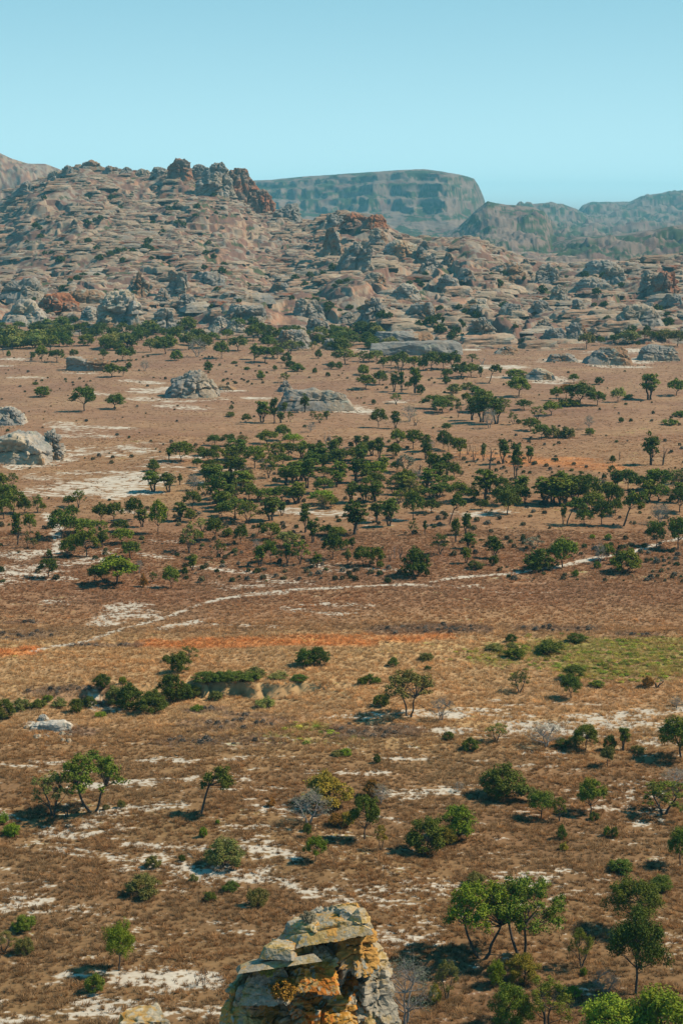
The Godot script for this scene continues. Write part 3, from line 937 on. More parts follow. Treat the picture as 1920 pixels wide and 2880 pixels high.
# boulders of the ridge and the plain: [x0, y0, x1, y1 (their box in the photograph), palette, boxiness, label]
const HILL_ROCKS := [
	[530, 470, 590, 506, "grey", 0.5, "grey saddle rock between the castle crag and the grey cliff"],
	[560, 488, 645, 548, "grey", 0.6, "stepped grey face under the grey cliff block"],
	[655, 505, 725, 580, "red", 0.5, "rust red buttress stepping down from the crest cliff"],
	[700, 540, 770, 605, "red", 0.4, "broken red brown rib below the crest cliff"],
	[770, 580, 850, 628, "grey", 0.4, "low tan rib running down the ridge line"],
	[130, 486, 185, 514, "grey", 0.3, "grey tor beside the grey pointed rock"],
	[286, 468, 335, 492, "grey", 0.35, "low grey rocks along the bare crest"],
	[380, 478, 424, 498, "grey", 0.4, "flat grey rocks on the sagging crest"],
	[424, 476, 474, 500, "grey", 0.4, "tan shelf beside the castle shaped crag"],
	[40, 515, 100, 550, "grey", 0.35, "grey shoulder rock low on the ridge line"],
	[108, 838, 216, 900, "red", 0.6, "broad block of tan and rust red rock above the tree belt"],
	[0, 850, 130, 922, "pale", 0.3, "pale sloping slabs beside the rust red block"],
	[222, 872, 298, 914, "pale", 0.35, "low pale rounded rock beside the tall pale dome"],
	[268, 828, 400, 925, "pale", 0.45, "tall pale dome of rock with one sheer flank"],
	[398, 866, 512, 948, "pale", 0.1, "pale pyramid shaped rock rising out of the tree belt"],
	[345, 768, 428, 838, "grey", 0.1, "grey pyramid shaped crag low on the rocky slope"],
	[468, 772, 532, 834, "grey", 0.5, "grey tower of rock beside a pale sunlit ledge"],
	[535, 772, 632, 812, "grey", 0.5, "layered ledge of pale rock with a overhang"],
	[655, 830, 765, 852, "grey", 0.6, "long low grey slab lying on the lower slope"],
	[636, 862, 742, 914, "grey", 0.65, "wide grey blocky cliff just above the tree belt"],
	[588, 902, 646, 938, "pale", 0.3, "rounded pale boulder half hidden by belt trees"],
	[636, 906, 690, 940, "pale", 0.3, "second rounded pale boulder half hidden by belt trees"],
	[826, 850, 912, 902, "grey", 0.45, "big overhanging boulder on the grassy slope"],
	[186, 818, 292, 856, "grey", 0.7, "grey straight rock wall behind the tall pale dome"],
	[0, 790, 120, 850, "grey", 0.5, "broad band of grey rock at the end of the slope"],
	[430, 830, 480, 868, "grey", 0.2, "small pointed tan crag above the pale pyramid"],
	[500, 832, 550, 870, "grey", 0.4, "squat grey boulder above the belt"],
	[470, 455, 536, 502, "red", 0.5, "red brown castle shaped crag crowning the ridge"],
	[575, 466, 650, 545, "grey", 0.5, "grey cliff block on the ridge crest"],
	[636, 480, 694, 565, "red", 0.6, "rust red cliff at the end of the ridge crest"],
	[228, 455, 290, 480, "grey", 0.3, "grey knob of rock on the ridge crest"],
	[165, 470, 225, 502, "grey", 0.2, "grey pointed rock on the shoulder of the ridge"],
	[340, 472, 372, 488, "grey", 0.3, "small grey tor on the crest"],
	[898, 606, 968, 645, "grey", 0.3, "grey leaning crag on the lower spur"],
	[962, 602, 1030, 640, "red", 0.5, "red brown pillared crag on the lower spur"],
	[1020, 610, 1085, 645, "red", 0.4, "sloping red brown crag at the end of the spur"],
	[950, 690, 1052, 775, "grey", 0.35, "large grey cliff face under the lower spur"],
	[905, 650, 965, 735, "grey", 0.5, "steep buttress beneath the leaning crag"],
	[1036, 648, 1085, 692, "grey", 0.4, "grey crag beneath the sloping red crag"],
	[1082, 688, 1168, 735, "pale", 0.7, "pale layered block with straight ledges"],
	[1172, 682, 1214, 712, "grey", 0.2, "round grey boulder above the layered block"],
	[1240, 714, 1282, 752, "grey", 0.25, "grey boulder with a sunlit shoulder on the spur"],
	[1180, 724, 1242, 772, "grey", 0.3, "steep grey buttress below the round grey boulder"],
	[1372, 748, 1485, 798, "grey", 0.35, "long grey whaleback rock below the spur"],
	[1494, 748, 1572, 804, "grey", 0.3, "grey split dome next to the whaleback rock"],
	[1462, 730, 1488, 756, "grey", 0.2, "small grey knob behind the whaleback rock"],
	[1645, 738, 1738, 772, "pale", 0.5, "flat topped pale outcrop on the skyline of the slope"],
	[1628, 784, 1712, 814, "grey", 0.5, "grey ledge under the flat topped outcrop"],
	[1694, 764, 1758, 804, "grey", 0.4, "grey blunt crag beside the flat topped outcrop"],
	[1798, 772, 1852, 822, "grey", 0.25, "grey dome beside the red streaked cliff"],
	[1838, 776, 1904, 836, "red", 0.6, "red streaked cliff standing on the grassy slope"],
	[1745, 872, 1862, 924, "grey", 0.6, "long grey block with one bright sunlit end"],
	[1602, 850, 1652, 884, "grey", 0.3, "grey hump among bushes on the lower slope"],
	[1484, 850, 1552, 884, "grey", 0.4, "grey ledge among bushes on the lower slope"],
	[1545, 804, 1598, 854, "grey", 0.3, "steep grey crag in the middle of the slope"],
	[1306, 842, 1372, 868, "pale", 0.4, "pale slab above the big grey boulder"],
	[1306, 862, 1368, 906, "grey", 0.3, "grey boulder leaning on the pale slab"],
	[1308, 894, 1402, 964, "grey", 0.3, "big grey boulder with a pale sunlit flank at the slope foot"],
	[1132, 858, 1242, 908, "grey", 0.4, "long overhang above red brown grass"],
	[1104, 808, 1182, 848, "pale", 0.4, "pale stepped outcrop on the middle slope"],
	[1006, 842, 1092, 914, "grey", 0.35, "rounded grey cliff with vertical clefts"],
	[1498, 902, 1562, 934, "grey", 0.2, "pointed grey boulder at the edge of the far plain"],
	[1526, 930, 1592, 966, "grey", 0.4, "squat grey block at the edge of the far plain"],
	[1408, 856, 1472, 884, "grey", 0.4, "low layered outcrop among slope bushes"],
	[1590, 920, 1660, 960, "grey", 0.3, "low grey hump behind the edge trees"],
	[1230, 780, 1290, 812, "grey", 0.3, "pale and grey stepped rock on the middle slope"],
	[1290, 760, 1340, 790, "grey", 0.3, "leaning slab halfway down the spur"],
	[860, 900, 930, 940, "grey", 0.4, "grey rock shelf above the belt trees"],
	[950, 880, 1010, 915, "grey", 0.3, "grey rounded boulder above the belt trees"],
	[760, 800, 820, 825, "grey", 0.5, "thin pale ledge on the open slope"],
	[1020, 770, 1090, 800, "grey", 0.4, "grey slab on the red grass of the slope"],
	[1860, 830, 1920, 860, "grey", 0.4, "low rocks under the red streaked cliff"]]

const PLAIN_ROCKS := [
	[190, 1012, 302, 1046, "grey", 0.85, "flat topped grey rock wall standing on the red plain"],
	[466, 1050, 608, 1122, "grey", 0.28, "steep grey hill shaped boulder on a sandy patch"],
	[604, 1086, 662, 1100, "pale", 0.4, "low pale stones beside the hill shaped boulder"],
	[778, 1076, 828, 1106, "grey", 0.05, "pointed grey rock behind the long outcrop"],
	[780, 1096, 990, 1158, "grey", 0.4, "long grey outcrop sloping down to sand on the plain"],
	[-60, 1228, 130, 1308, "pale", 0.55, "big pale boulder with a deep hollow"],
	[95, 1222, 178, 1296, "pale", 0.4, "pale shoulder block leaning on the big hollow boulder"],
	[-30, 1150, 70, 1200, "pale", 0.3, "low pale rock behind the big hollow boulder"],
	[1056, 938, 1218, 975, "grey", 0.6, "upper tier of a long grey ledge by the belt trees"],
	[1050, 966, 1290, 1002, "grey", 0.85, "long grey undercut ledge edging the far plain"],
	[1392, 976, 1462, 998, "grey", 0.2, "low grey mound alone on the far plain"],
	[1544, 998, 1622, 1020, "grey", 0.5, "small grey rock at the tip of the white sand"],
	[1652, 984, 1778, 1030, "grey", 0.4, "broad grey layered rock on white sand"],
	[1804, 976, 1904, 1018, "grey", 0.5, "grey domed rock across the white sand"],
	[1474, 1040, 1562, 1072, "pale", 0.25, "white crumbling rock behind a spreading tree"],
	[905, 955, 975, 985, "pale", 0.4, "pale stones showing between belt trees"],
	[780, 935, 870, 985, "grey", 0.5, "grey boulder between trees of the belt"],
	[870, 938, 912, 966, "grey", 0.4, "round topped grey boulder in the tree belt"],
	[106, 2016, 134, 2032, "white", 0.5, "small pale block perched on the slab by the gully"],
	[92, 2038, 196, 2058, "white", 0.8, "pale rock slab lying beside the gully"]]

func build_slabs() -> void:
	# the bedrock that breaks through the slope: thousands of ledges and slabs, too many and too small to count
	var shapes := []
	for k in 5:
		shapes.append(rock_shape(300 + k, Vector3(6.0, 2.2, 4.5), 7, [0.5, 0.7, 0.4, 0.85, 0.6][k], 0.55, 0.6, ["warm", "warm", "grey", "warm", "red"][k], 0.0, 0.1, 0.2, 0.0))
	var rows := []
	for k in 5:
		rows.append(PackedFloat32Array())
	for k in 30000:
		var u := rng.randf_range(-0.25, 0.25)
		var foot := ridge_foot(u)
		var crest := ridge_depth(u)
		var t := rng.randf()
		var d := lerpf(foot + 6.0, crest + 4.0, t)
		var x := u * d
		var l := ledges(x, d)
		var open := 0.34 + noise_a.get_noise_2d(x * 0.9 + 400.0, d * 0.6) * 1.4
		if u < -0.02:
			open += 0.35 * smooth(0.1, 0.5, t)
		if l < -0.02 or rng.randf() > open:
			continue
		var s := rng.randf_range(0.3, 0.85) * (1.0 + 2.2 * pow(rng.randf(), 7.0))
		var c := Color(1, 1, 1) * rng.randf_range(0.75, 1.2)
		var sy := s * rng.randf_range(0.5, 1.25)
		var q: PackedFloat32Array = rows[rng.randi() % 5 if rng.randf() < 0.75 else 3]
		add_row(q, Vector3(x, ridge_height(x, d) - sy * 0.8, -d), 0.1 + rng.randfn() * 0.18, s * rng.randf_range(1.0, 2.0), sy * 0.85, c)
	for k in 5:
		scatter("bedrock_slabs", ["tan bedrock ledges breaking through the rocky slope", "stepped tan slabs strewn over the rocky slope", "grey weathered slabs on the rocky slope", "blocky tan ledges along the rocky slope", "rust brown slabs on the rocky slope"][k], "bedrock", shapes[k], rows[k])

func build_rocks() -> void:
	var seed_ := 3
	for r in HILL_ROCKS:
		seed_ += 1
		var cx: float = (r[0] + r[2]) * 0.5
		var foot := on_terrain(cx, r[3] - (r[3] - r[1]) * 0.12)
		var span := Vector3(foot.x, foot.y - EYE, foot.z).length() / FOCAL
		var w: float = (r[2] - r[0]) * span
		var h: float = (r[3] - r[1]) * span * 1.2
		var mesh := rock_shape(seed_, Vector3(w * 1.15, h, w * 0.8), 21, r[5], 0.8, 0.45, r[4], 0.0, rng.randf_range(-0.1, 0.1), clampf(0.75 - r[5], 0.1, 0.8), rng.randf_range(-0.15, 0.25))
		var o := top("rock_outcrop", mesh)
		o.position = foot + Vector3(0, -h * 0.22, -w * 0.2)
		o.rotation.y = rng.randf_range(-0.35, 0.35)
		tag(o, r[6], "rock", "rock outcrops of the ridge")
		slope_rocks.append([o.position, r[6]])
	for r in PLAIN_ROCKS:
		seed_ += 1
		var cx: float = (r[0] + r[2]) * 0.5
		var foot := on_ground(cx, r[3] - 3.0)
		var span := Vector3(foot.x, foot.y - EYE, foot.z).length() / FOCAL
		var w: float = (r[2] - r[0]) * span
		var h: float = (r[3] - r[1]) * span * 1.2
		var mesh := rock_shape(seed_, Vector3(w * 1.1, h, minf(w, h * 1.8)), 36, r[5], 0.7, 0.6, r[4], 0.0, 0.03, clampf(0.72 - r[5], 0.05, 0.75))
		var o := top("rock_outcrop", mesh)
		o.position = foot + Vector3(0, -h * 0.16, -minf(w, h * 1.8) * 0.4)
		o.rotation.y = rng.randf_range(-0.12, 0.12)
		tag(o, r[6], "rock", "rock outcrops of the plain")

func build_rubble() -> void:
	var stone := rock_shape(400, Vector3(1.0, 0.7, 0.9), 5, 0.4, 0.5, 0.3, "pale", 0.0, 0.0, 0.2)
	var rows := PackedFloat32Array()
	for r in PLAIN_ROCKS:
		var a := on_ground(r[0], r[3] - 2.0)
		var b := on_ground(r[2], r[3] - 2.0)
		for k in int(a.distance_to(b) * 3.0) + 6:
			var q := a.lerp(b, rng.randf_range(-0.15, 1.15)) + Vector3(rng.randfn() * 1.5, 0, rng.randf_range(-1.0, 1.0) + absf(rng.randfn()) * 2.5)
			var sc := rng.randf_range(0.2, 0.6) * (1.0 + 1.5 * pow(rng.randf(), 5.0))
			add_row(rows, Vector3(q.x, ground_height(q.x, q.z) - sc * 0.15, q.z), rng.randf() * TAU, sc, sc * rng.randf_range(0.5, 1.1), Color(1, 1, 1) * rng.randf_range(0.7, 1.1))
	scatter("rubble", "loose pale stones round the feet of the plain's outcrops", "rubble", stone, rows)

func build_pinnacle_plants() -> void:
	for q in [[868, 2592, 62.4, 0.22, "grey", "small grey green cushion plant on top of the pinnacle"], [800, 2806, 60.6, 0.42, "rust", "dry rust brown shrub in the pinnacle's cleft"], [752, 2742, 60.9, 0.28, "pale", "pale green tuft on a ledge of the pinnacle"], [945, 2590, 62.6, 0.14, "olive", "tiny olive cushion plant beside the pinnacle's peak"]]:
		var proto := prototype("bush", 2, 1.0, 0.0)
		var root := Node3D.new()
		root.name = numbered("rock_plant")
		add_child(root)
		root.position = at_depth(q[0], q[1], q[2])
		root.scale = Vector3.ONE * q[3]
		put("stem", proto.wood, root, bark_material("grey_bark", lin(0.22, 0.195, 0.18)))
		put("foliage", proto.leaves, root, leaf_variant(q[4]))
		tag(root, q[5], "plant")

# the pinnacle below the camera: blocks in photograph pixels [cx, y top, y bottom, width, depth, height factor, palette, boxiness, turn, lean, roughness]
const PINNACLE := [
	[895, 2640, 3010, 470, 5.4, "lichen", 0.45, 0.1, 0.05, 0.22],
	[935, 2604, 2672, 240, 3.4, "lichen", 0.7, -0.15, 0.12, 0.3],
	[1005, 2582, 2650, 105, 2.6, "lichen", 0.6, -0.2, 0.1, 0.3],
	[815, 2634, 2680, 100, 2.2, "lichen", 0.5, 0.3, 0.1, 0.3],
	[1035, 2566, 2604, 40, 0.8, "lichen", 0.6, 0.3, 0.05, 0.25],
	[805, 2686, 2704, 225, 2.8, "lichen", 0.9, -0.1, 0.1, 0.25],
	[780, 2704, 2800, 125, 2.4, "lichen", 0.6, 0.2, 0.05, 0.3],
	[885, 2686, 2806, 150, 3.3, "ochre", 0.65, -0.2, -0.08, 0.3],
	[1000, 2612, 2800, 125, 4.0, "lichen", 0.6, -0.45, -0.12, 0.3],
	[1050, 2700, 2960, 110, 3.6, "lichen", 0.55, -0.5, -0.1, 0.3],
	[900, 2790, 2960, 225, 3.9, "ochre", 0.65, -0.2, -0.05, 0.3],
	[1010, 2806, 2980, 150, 3.6, "ochre", 0.6, -0.35, -0.05, 0.3],
	[728, 2768, 2930, 115, 3.2, "lichen", 0.55, 0.15, 0.1, 0.3],
	[718, 2738, 2920, 80, 4.0, "lichen", 0.5, 0.4, 0.14, 0.3],
	[670, 2862, 2990, 110, 3.2, "ochre", 0.5, 0.2, 0.05, 0.3],
	[1092, 2846, 2990, 60, 2.2, "ochre", 0.5, -0.2, -0.05, 0.3]]

func build_pinnacle() -> void:
	var depth := 62.0
	var root := Node3D.new()
	root.name = numbered("rock_pinnacle")
	add_child(root)
	var mid := at_depth(880, 2880, depth)
	root.position = Vector3(mid.x, 0, -depth - 1.5)
	tag(root, "weathered pinnacle of grey and orange lichened rock rising below the viewpoint", "rock")
	var seed_ := 201
	for b in PINNACLE:
		seed_ += 1
		var lo := at_depth(b[0] - 22, b[2], depth)
		var hi := at_depth(b[0] - 22, b[1], depth)
		var span: float = Vector3(lo.x, lo.y - EYE, lo.z).length() / FOCAL
		var size := Vector3(b[3] * span, hi.y - lo.y, b[4])
		var o := put("rock_block", rock_shape(seed_, size, 100 if b[3] > 400 else 64, b[6], b[9] * 1.3, 1.0, b[5], 4.6, b[8] * 1.5, 0.5 if b[3] > 400 else 0.15, 0.2 if b[3] > 400 else 0.0, true), root)
		o.position = Vector3(lo.x, lo.y, -depth - b[4] * 0.5 + 0.6 + (960.0 - b[0]) * 0.007) - root.position
		o.rotation = Vector3(-0.38, -b[7], b[8])
	# the shaft that carries them, down to the plain
	var shaft := put("rock_shaft", rock_shape(240, Vector3(8.6, 27.5, 6.4), 60, 0.6, 0.3, 0.5, "ochre", 1.0), root)
	shaft.position = Vector3(0.2, -0.6, -1.2)
	# a lower rock beside it
	var side := at_depth(420, 2862, 66.0)
	var ledge := put(numbered("rock_ledge"), rock_shape(250, Vector3(4.8, side.y + 0.6, 4.0), 70, 0.75, 0.25, 0.5, "ochre", 2.2), self)
	ledge.position = Vector3(side.x, -0.6, -66.0)
	tag(ledge, "ochre and grey top of a lower rock beside the pinnacle", "rock")

# ------------------------------------------------------------------ trees
func tube(v: PackedVector3Array, n: PackedVector3Array, c: PackedColorArray, idx: PackedInt32Array, pts: Array, r0: float, r1: float, sides: int, shade: float) -> void:
	var s := v.size()
	for k in pts.size():
		var along: Vector3 = (pts[mini(k + 1, pts.size() - 1)] - pts[maxi(k - 1, 0)]).normalized()
		var a := along.cross(Vector3(0.3, 0.1, 1.0)).normalized()
		var b := along.cross(a)
		var r := lerpf(r0, r1, float(k) / (pts.size() - 1))
		for i in sides:
			var t := TAU * i / sides
			var o := a * cos(t) + b * sin(t)
			v.append(pts[k] + o * r)
			n.append(o)
			var q := shade * (0.85 + 0.3 * fposmod(sin(k * 12.9 + i * 78.2) * 43.7, 1.0))
			c.append(Color(q, q, q))
	for k in pts.size() - 1:
		for i in sides:
			var p := s + k * sides + i
			var q := s + k * sides + (i + 1) % sides
			idx.append_array([p, p + sides, q, q, p + sides, q + sides])

func limb(r: RandomNumberGenerator, a: Vector3, b: Vector3, bend: float) -> Array:
	var out := []
	var side := Vector3(r.randf_range(-1, 1), r.randf_range(-0.4, 0.4), r.randf_range(-1, 1)) * (b - a).length() * bend
	var side2 := Vector3(r.randf_range(-1, 1), r.randf_range(-0.4, 0.4), r.randf_range(-1, 1)) * (b - a).length() * bend * 0.5
	for k in 6:
		var t := k / 5.0
		out.append(a.lerp(b, t) + side * sin(t * PI) + side2 * sin(t * TAU))
	return out

# kinds of plants: how the crown is laid out (heights as shares of a plant one unit high and one unit wide)
#   clumps, low, high (crown), clump size, leaf count, leaf size, stems, fork height, spread of stems, flat top, leaf share inside
const KINDS := {
	"dome": {"h": 6.0, "w": 6.4, "clumps": 19, "low": 0.46, "high": 0.92, "size": 0.19, "leaves": 3000, "leaf": 0.19, "stems": 1, "fork": 0.3, "out": 0.9, "hollow": 0.75},
	"tall": {"h": 7.0, "w": 3.6, "clumps": 14, "low": 0.36, "high": 0.93, "size": 0.27, "leaves": 1900, "leaf": 0.18, "stems": 2, "fork": 0.2, "out": 0.75, "hollow": 0.4},
	"ball": {"h": 5.0, "w": 5.6, "clumps": 22, "low": 0.2, "high": 0.9, "size": 0.2, "leaves": 3400, "leaf": 0.18, "stems": 2, "fork": 0.12, "out": 0.85, "hollow": 0.8},
	"bush": {"h": 2.2, "w": 3.4, "clumps": 16, "low": 0.16, "high": 0.82, "size": 0.2, "leaves": 1700, "leaf": 0.14, "stems": 3, "fork": 0.05, "out": 0.85, "hollow": 0.7},
	"sparse": {"h": 6.0, "w": 5.0, "clumps": 16, "low": 0.42, "high": 0.93, "size": 0.17, "leaves": 1250, "leaf": 0.16, "stems": 2, "fork": 0.2, "out": 0.85, "hollow": 0.3},
	"twig": {"h": 5.0, "w": 5.4, "clumps": 26, "low": 0.35, "high": 0.95, "size": 0.14, "leaves": 420, "leaf": 0.1, "stems": 2, "fork": 0.2, "out": 0.9, "hollow": 0.2},
	"dead": {"h": 5.0, "w": 3.0, "clumps": 9, "low": 0.45, "high": 0.98, "size": 0.1, "leaves": 0, "leaf": 0.1, "stems": 2, "fork": 0.3, "out": 0.9, "hollow": 0.2},
	"umbrella": {"h": 6.2, "w": 6.4, "clumps": 34, "low": 0.55, "high": 0.96, "size": 0.125, "leaves": 2700, "leaf": 0.165, "stems": 2, "fork": 0.1, "out": 0.95, "hollow": 0.5},
	"lean": {"h": 6.5, "w": 4.6, "clumps": 12, "low": 0.6, "high": 0.93, "size": 0.2, "leaves": 1900, "leaf": 0.18, "stems": 1, "fork": 0.5, "out": 0.7, "hollow": 0.5}}

func plant_meshes(kind: String, seed_: int, fine: float, tilt := 0.0) -> Dictionary:
	# wood and foliage of one plant; fine > 1 makes more, smaller leaves
	var k: Dictionary = KINDS[kind]
	var r := RandomNumberGenerator.new()
	r.seed = seed_ * 7919 + 13
	var h: float = k.h
	var w: float = k.w
	var v := PackedVector3Array()
	var n := PackedVector3Array()
	var c := PackedColorArray()
	var idx := PackedInt32Array()
	var thick := 0.023 * h if kind != "bush" else 0.02 * h
	# clump centres on the crown's shell
	var clumps := []
	var shift := Vector3(tilt * h, 0, 0)
	var uneven := r.randf_range(0.0, TAU)
	for q in int(k.clumps):
		var a := q * 2.39996 + r.randf_range(-0.5, 0.5) + uneven
		var t: float = (q + 0.5) / k.clumps
		var up := lerpf(0.0, 1.0, t)
		var y: float = lerpf(k.low, k.high - k.size * 0.35, up) + r.randf_range(-0.06, 0.06)
		var ring := sqrt(maxf(0.03, 1.0 - pow(up, 2.2))) * r.randf_range(0.7, 1.05)
		if kind == "tall" or kind == "dead":
			ring = r.randf_range(0.15, 1.0) * (1.0 - 0.4 * up)
		if kind == "ball" or kind == "bush":
			ring = sin(clampf(0.25 + up * 0.68, 0.0, 1.0) * PI) * r.randf_range(0.75, 1.0)
		var rad: float = k.size * w * r.randf_range(0.72, 1.25)
		var p := Vector3(cos(a) * ring * (w * 0.5 - rad * 0.6), y * h, sin(a) * ring * (w * 0.5 - rad * 0.6)) + shift
		clumps.append([p, rad, r.randf_range(0.8, 1.22), r.randf_range(-0.12, 0.12)])
	# wood: stems rise to forks, branches run from forks to clumps
	var forks := []
	for s in int(k.stems):
		var a: float = TAU * s / k.stems + r.randf_range(0.0, 1.5) + uneven
		var f: Vector3 = Vector3(cos(a), 0, sin(a)) * w * 0.5 * (0.16 if k.stems > 1 else 0.04) + Vector3(0, h * k.fork * r.randf_range(0.8, 1.2), 0) + shift * k.fork
		var foot: Vector3 = Vector3(cos(a), 0, sin(a)) * thick * (0.7 if k.stems > 1 else 0.0) - Vector3(0, 0.15, 0)
		tube(v, n, c, idx, limb(r, foot, f, 0.06), thick * 1.15, thick * 0.8, 7, 1.0)
		forks.append(f)
		# a main bough above the fork
		var bough: Vector3 = f + Vector3(cos(a) * w * 0.13, h * (k.high - k.fork) * 0.45, sin(a) * w * 0.13) + shift * 0.35
		tube(v, n, c, idx, limb(r, f - Vector3(0, thick * 0.4, 0), bough, 0.07), thick * 0.78, thick * 0.5, 6, 1.0)
		forks.append(bough)
	var apart := fine > 4.0 and kind != "bush"
	var branches := []
	for cl in clumps:
		var best: Vector3 = forks[0]
		var least := 1e9
		for f in forks:
			var e: float = f.distance_to(cl[0]) + (0.0 if f.y < cl[0].y else 4.0)
			if e < least:
				least = e
				best = f
		var end: Vector3 = best.lerp(cl[0], 0.97 if kind in ["dead", "twig"] else 0.9)
		var bv := v
		var bn := n
		var bc := c
		var bi := idx
		if apart:
			bv = PackedVector3Array()
			bn = PackedVector3Array()
			bc = PackedColorArray()
			bi = PackedInt32Array()
		tube(bv, bn, bc, bi, limb(r, best, end, 0.1), thick * 0.46, thick * 0.12, 5, 1.0)
		var twigs := 3
		if kind == "twig":
			twigs = 16
		elif kind == "dead":
			twigs = 3
		elif kind == "sparse":
			twigs = 5
		for q in twigs:
			var dir := Vector3(r.randf_range(-1, 1), r.randf_range(-0.3, 1.0), r.randf_range(-1, 1)).normalized()
			var from: Vector3 = best.lerp(end, r.randf_range(0.5, 1.0))
			tube(bv, bn, bc, bi, [from, from + dir * cl[1] * 0.5 + Vector3(0, 0.05, 0), from + dir * cl[1] * r.randf_range(0.8, 1.5)], thick * 0.12, thick * 0.03, 3, 1.15)
		if apart:
			branches.append(commit(bv, bn, bi, bc, null))
	var out := {"wood": commit(v, n, idx, c, null), "branches": branches}
	# foliage: small leaf faces through the clumps, denser towards their upper shells
	if k.leaves > 0:
		var lv := PackedVector3Array()
		var ln := PackedVector3Array()
		var lc := PackedColorArray()
		var li := PackedInt32Array()
		var total := 0.0
		for cl in clumps:
			total += cl[1] * cl[1]
		var size: float = k.leaf / sqrt(fine)
		for cl in clumps:
			var count := int(k.leaves * fine * cl[1] * cl[1] / total)
			# each clump is a few sprays
			var sprays := []
			for q in 7:
				var dd := Vector3(r.randf_range(-1, 1), r.randf_range(-0.55, 1), r.randf_range(-1, 1)).normalized()
				sprays.append([dd * cl[1] * r.randf_range(0.35, 0.75), cl[1] * r.randf_range(0.35, 0.6)])
			for q in count:
				var sp: Array = sprays[r.randi() % 7]
				var dir := Vector3(r.randfn(), r.randfn(), r.randfn()).normalized()
				var rad := pow(r.randf(), 0.45 if k.hollow > 0.5 else 0.7)
				var p: Vector3 = cl[0] + sp[0] + dir * sp[1] * rad
				p.y = cl[0].y + (p.y - cl[0].y) * (0.95 if p.y > cl[0].y else 0.7)
				var nn := (dir * 0.7 + Vector3(0, 0.45, 0) + Vector3(r.randfn(), r.randfn(), r.randfn()) * 0.5).normalized()
				var t1 := nn.cross(Vector3(r.randfn(), r.randfn(), r.randfn())).normalized()
				var t2 := nn.cross(t1)
				var ls := size * r.randf_range(0.65, 1.35)
				var s := lv.size()
				lv.append_array([p - t1 * ls, p + t2 * ls * 0.55, p + t1 * ls, p - t2 * ls * 0.55])
				ln.append_array([nn, nn, nn, nn])
				var t: float = cl[2] * r.randf_range(0.7, 1.3)
				var warm: float = cl[3] + r.randf_range(-0.12, 0.16)
				var col := Color(t * (1.0 + warm), t, t * (1.0 - warm * 0.6))
				lc.append_array([col, col, col, col])
				li.append_array([s, s + 1, s + 2, s, s + 2, s + 3])
		out.leaves = commit(lv, ln, li, lc, null)
	return out

var prototypes := {}
var slope_rocks := []

func prototype(kind: String, variant: int, fine: float, tilt: float) -> Dictionary:
	var key := "%s %d %.1f %.1f" % [kind, variant, fine, tilt]
	if not prototypes.has(key):
		prototypes[key] = plant_meshes(kind, variant + kind.length() * 31, fine, tilt)
	return prototypes[key]

# leaf tints, linear
const LEAF := {
	"green": Color(0.085, 0.105, 0.014), "dark": Color(0.06, 0.08, 0.013), "bright": Color(0.11, 0.15, 0.014), "pale": Color(0.14, 0.15, 0.04),
	"grey": Color(0.15, 0.15, 0.105), "yellow": Color(0.2, 0.155, 0.022), "rust": Color(0.2, 0.1, 0.02), "olive": Color(0.11, 0.108, 0.03)}

func plant(px: float, py: float, hp: float, wp: float, kind: String, tint: String, near: int, variant := -1) -> Node3D:
	# a plant whose foot stands at that pixel of the plain, as tall and as wide as its size in the photograph there
	var p := on_ground(px, py)
	if py < 965.0:
		p = on_terrain(px, py)
	var line := p - Vector3(0, EYE, 0)
	var span := line.length() / FOCAL
	var drop := Vector2(line.x, line.z).length() / line.length()
	var h := hp * span / drop * 1.08
	var w := wp * span * 1.16
	var va := variant if variant >= 0 else rng.randi() % 7
	var fine := 1.0
	if near == 2:
		fine = 4.5
	elif near == 1:
		fine = 2.4
	elif near == -1:
		fine = 0.5
	var tilt := 0.0
	if kind == "lean":
		tilt = 0.35
	var proto := prototype(kind, va, fine, tilt)
	var box: AABB = (proto.leaves if proto.has("leaves") else proto.wood).get_aabb()
	for b in proto.branches:
		if not proto.has("leaves"):
			box = box.merge(b.get_aabb())
	var wide := (box.size.x + box.size.z) * 0.47 if kind != "lean" else box.size.z * 0.95
	var high := box.end.y * 0.98
	var root := Node3D.new()
	var base := "tree"
	match kind:
		"dome": base = "spreading_tree"
		"tall": base = "slender_tree"
		"ball": base = "low_branched_tree"
		"bush": base = "bush"
		"sparse": base = "thin_leaved_tree"
		"twig": base = "twiggy_tree"
		"dead": base = "dead_tree"
		"lean": base = "leaning_tree"
		"umbrella": base = "umbrella_tree"
	root.name = numbered(base)
	add_child(root)
	root.position = p - Vector3(0, 0.03 * h, 0)
	root.rotation.y = rng.randf() * TAU if kind != "lean" else 0.0
	root.scale = Vector3(w / wide, h / high, w / wide)
	root.set_meta("tall", h)
	var wood := "dark_bark"
	if kind == "twig" or tint == "bone":
		wood = "grey_bark"
	var wm := bark_material(wood, lin(0.05, 0.04, 0.034) if wood == "dark_bark" else lin(0.22, 0.195, 0.18))
	var trunk := put("trunk" if kind != "bush" else "stem", proto.wood, root, wm)
	for b in proto.branches:
		put("branch", b, trunk, wm)
	if proto.has("leaves"):
		put("crown" if kind != "bush" else "foliage", proto.leaves, root, leaf_variant(tint))
	return root

func leaf_variant(tint: String) -> StandardMaterial3D:
	# plants of one kind differ a little in colour
	var k := rng.randi() % 5
	var c: Color = LEAF[tint]
	var t: float = [1.0, 1.2, 1.4, 1.6, 1.3][k]
	var warm: float = [0.0, 0.08, -0.06, 0.04, 0.15][k]
	return leaf_material("%s %d" % [tint, k], Color(c.r * t * (1.0 + warm), c.g * t, c.b * t).linear_to_srgb())

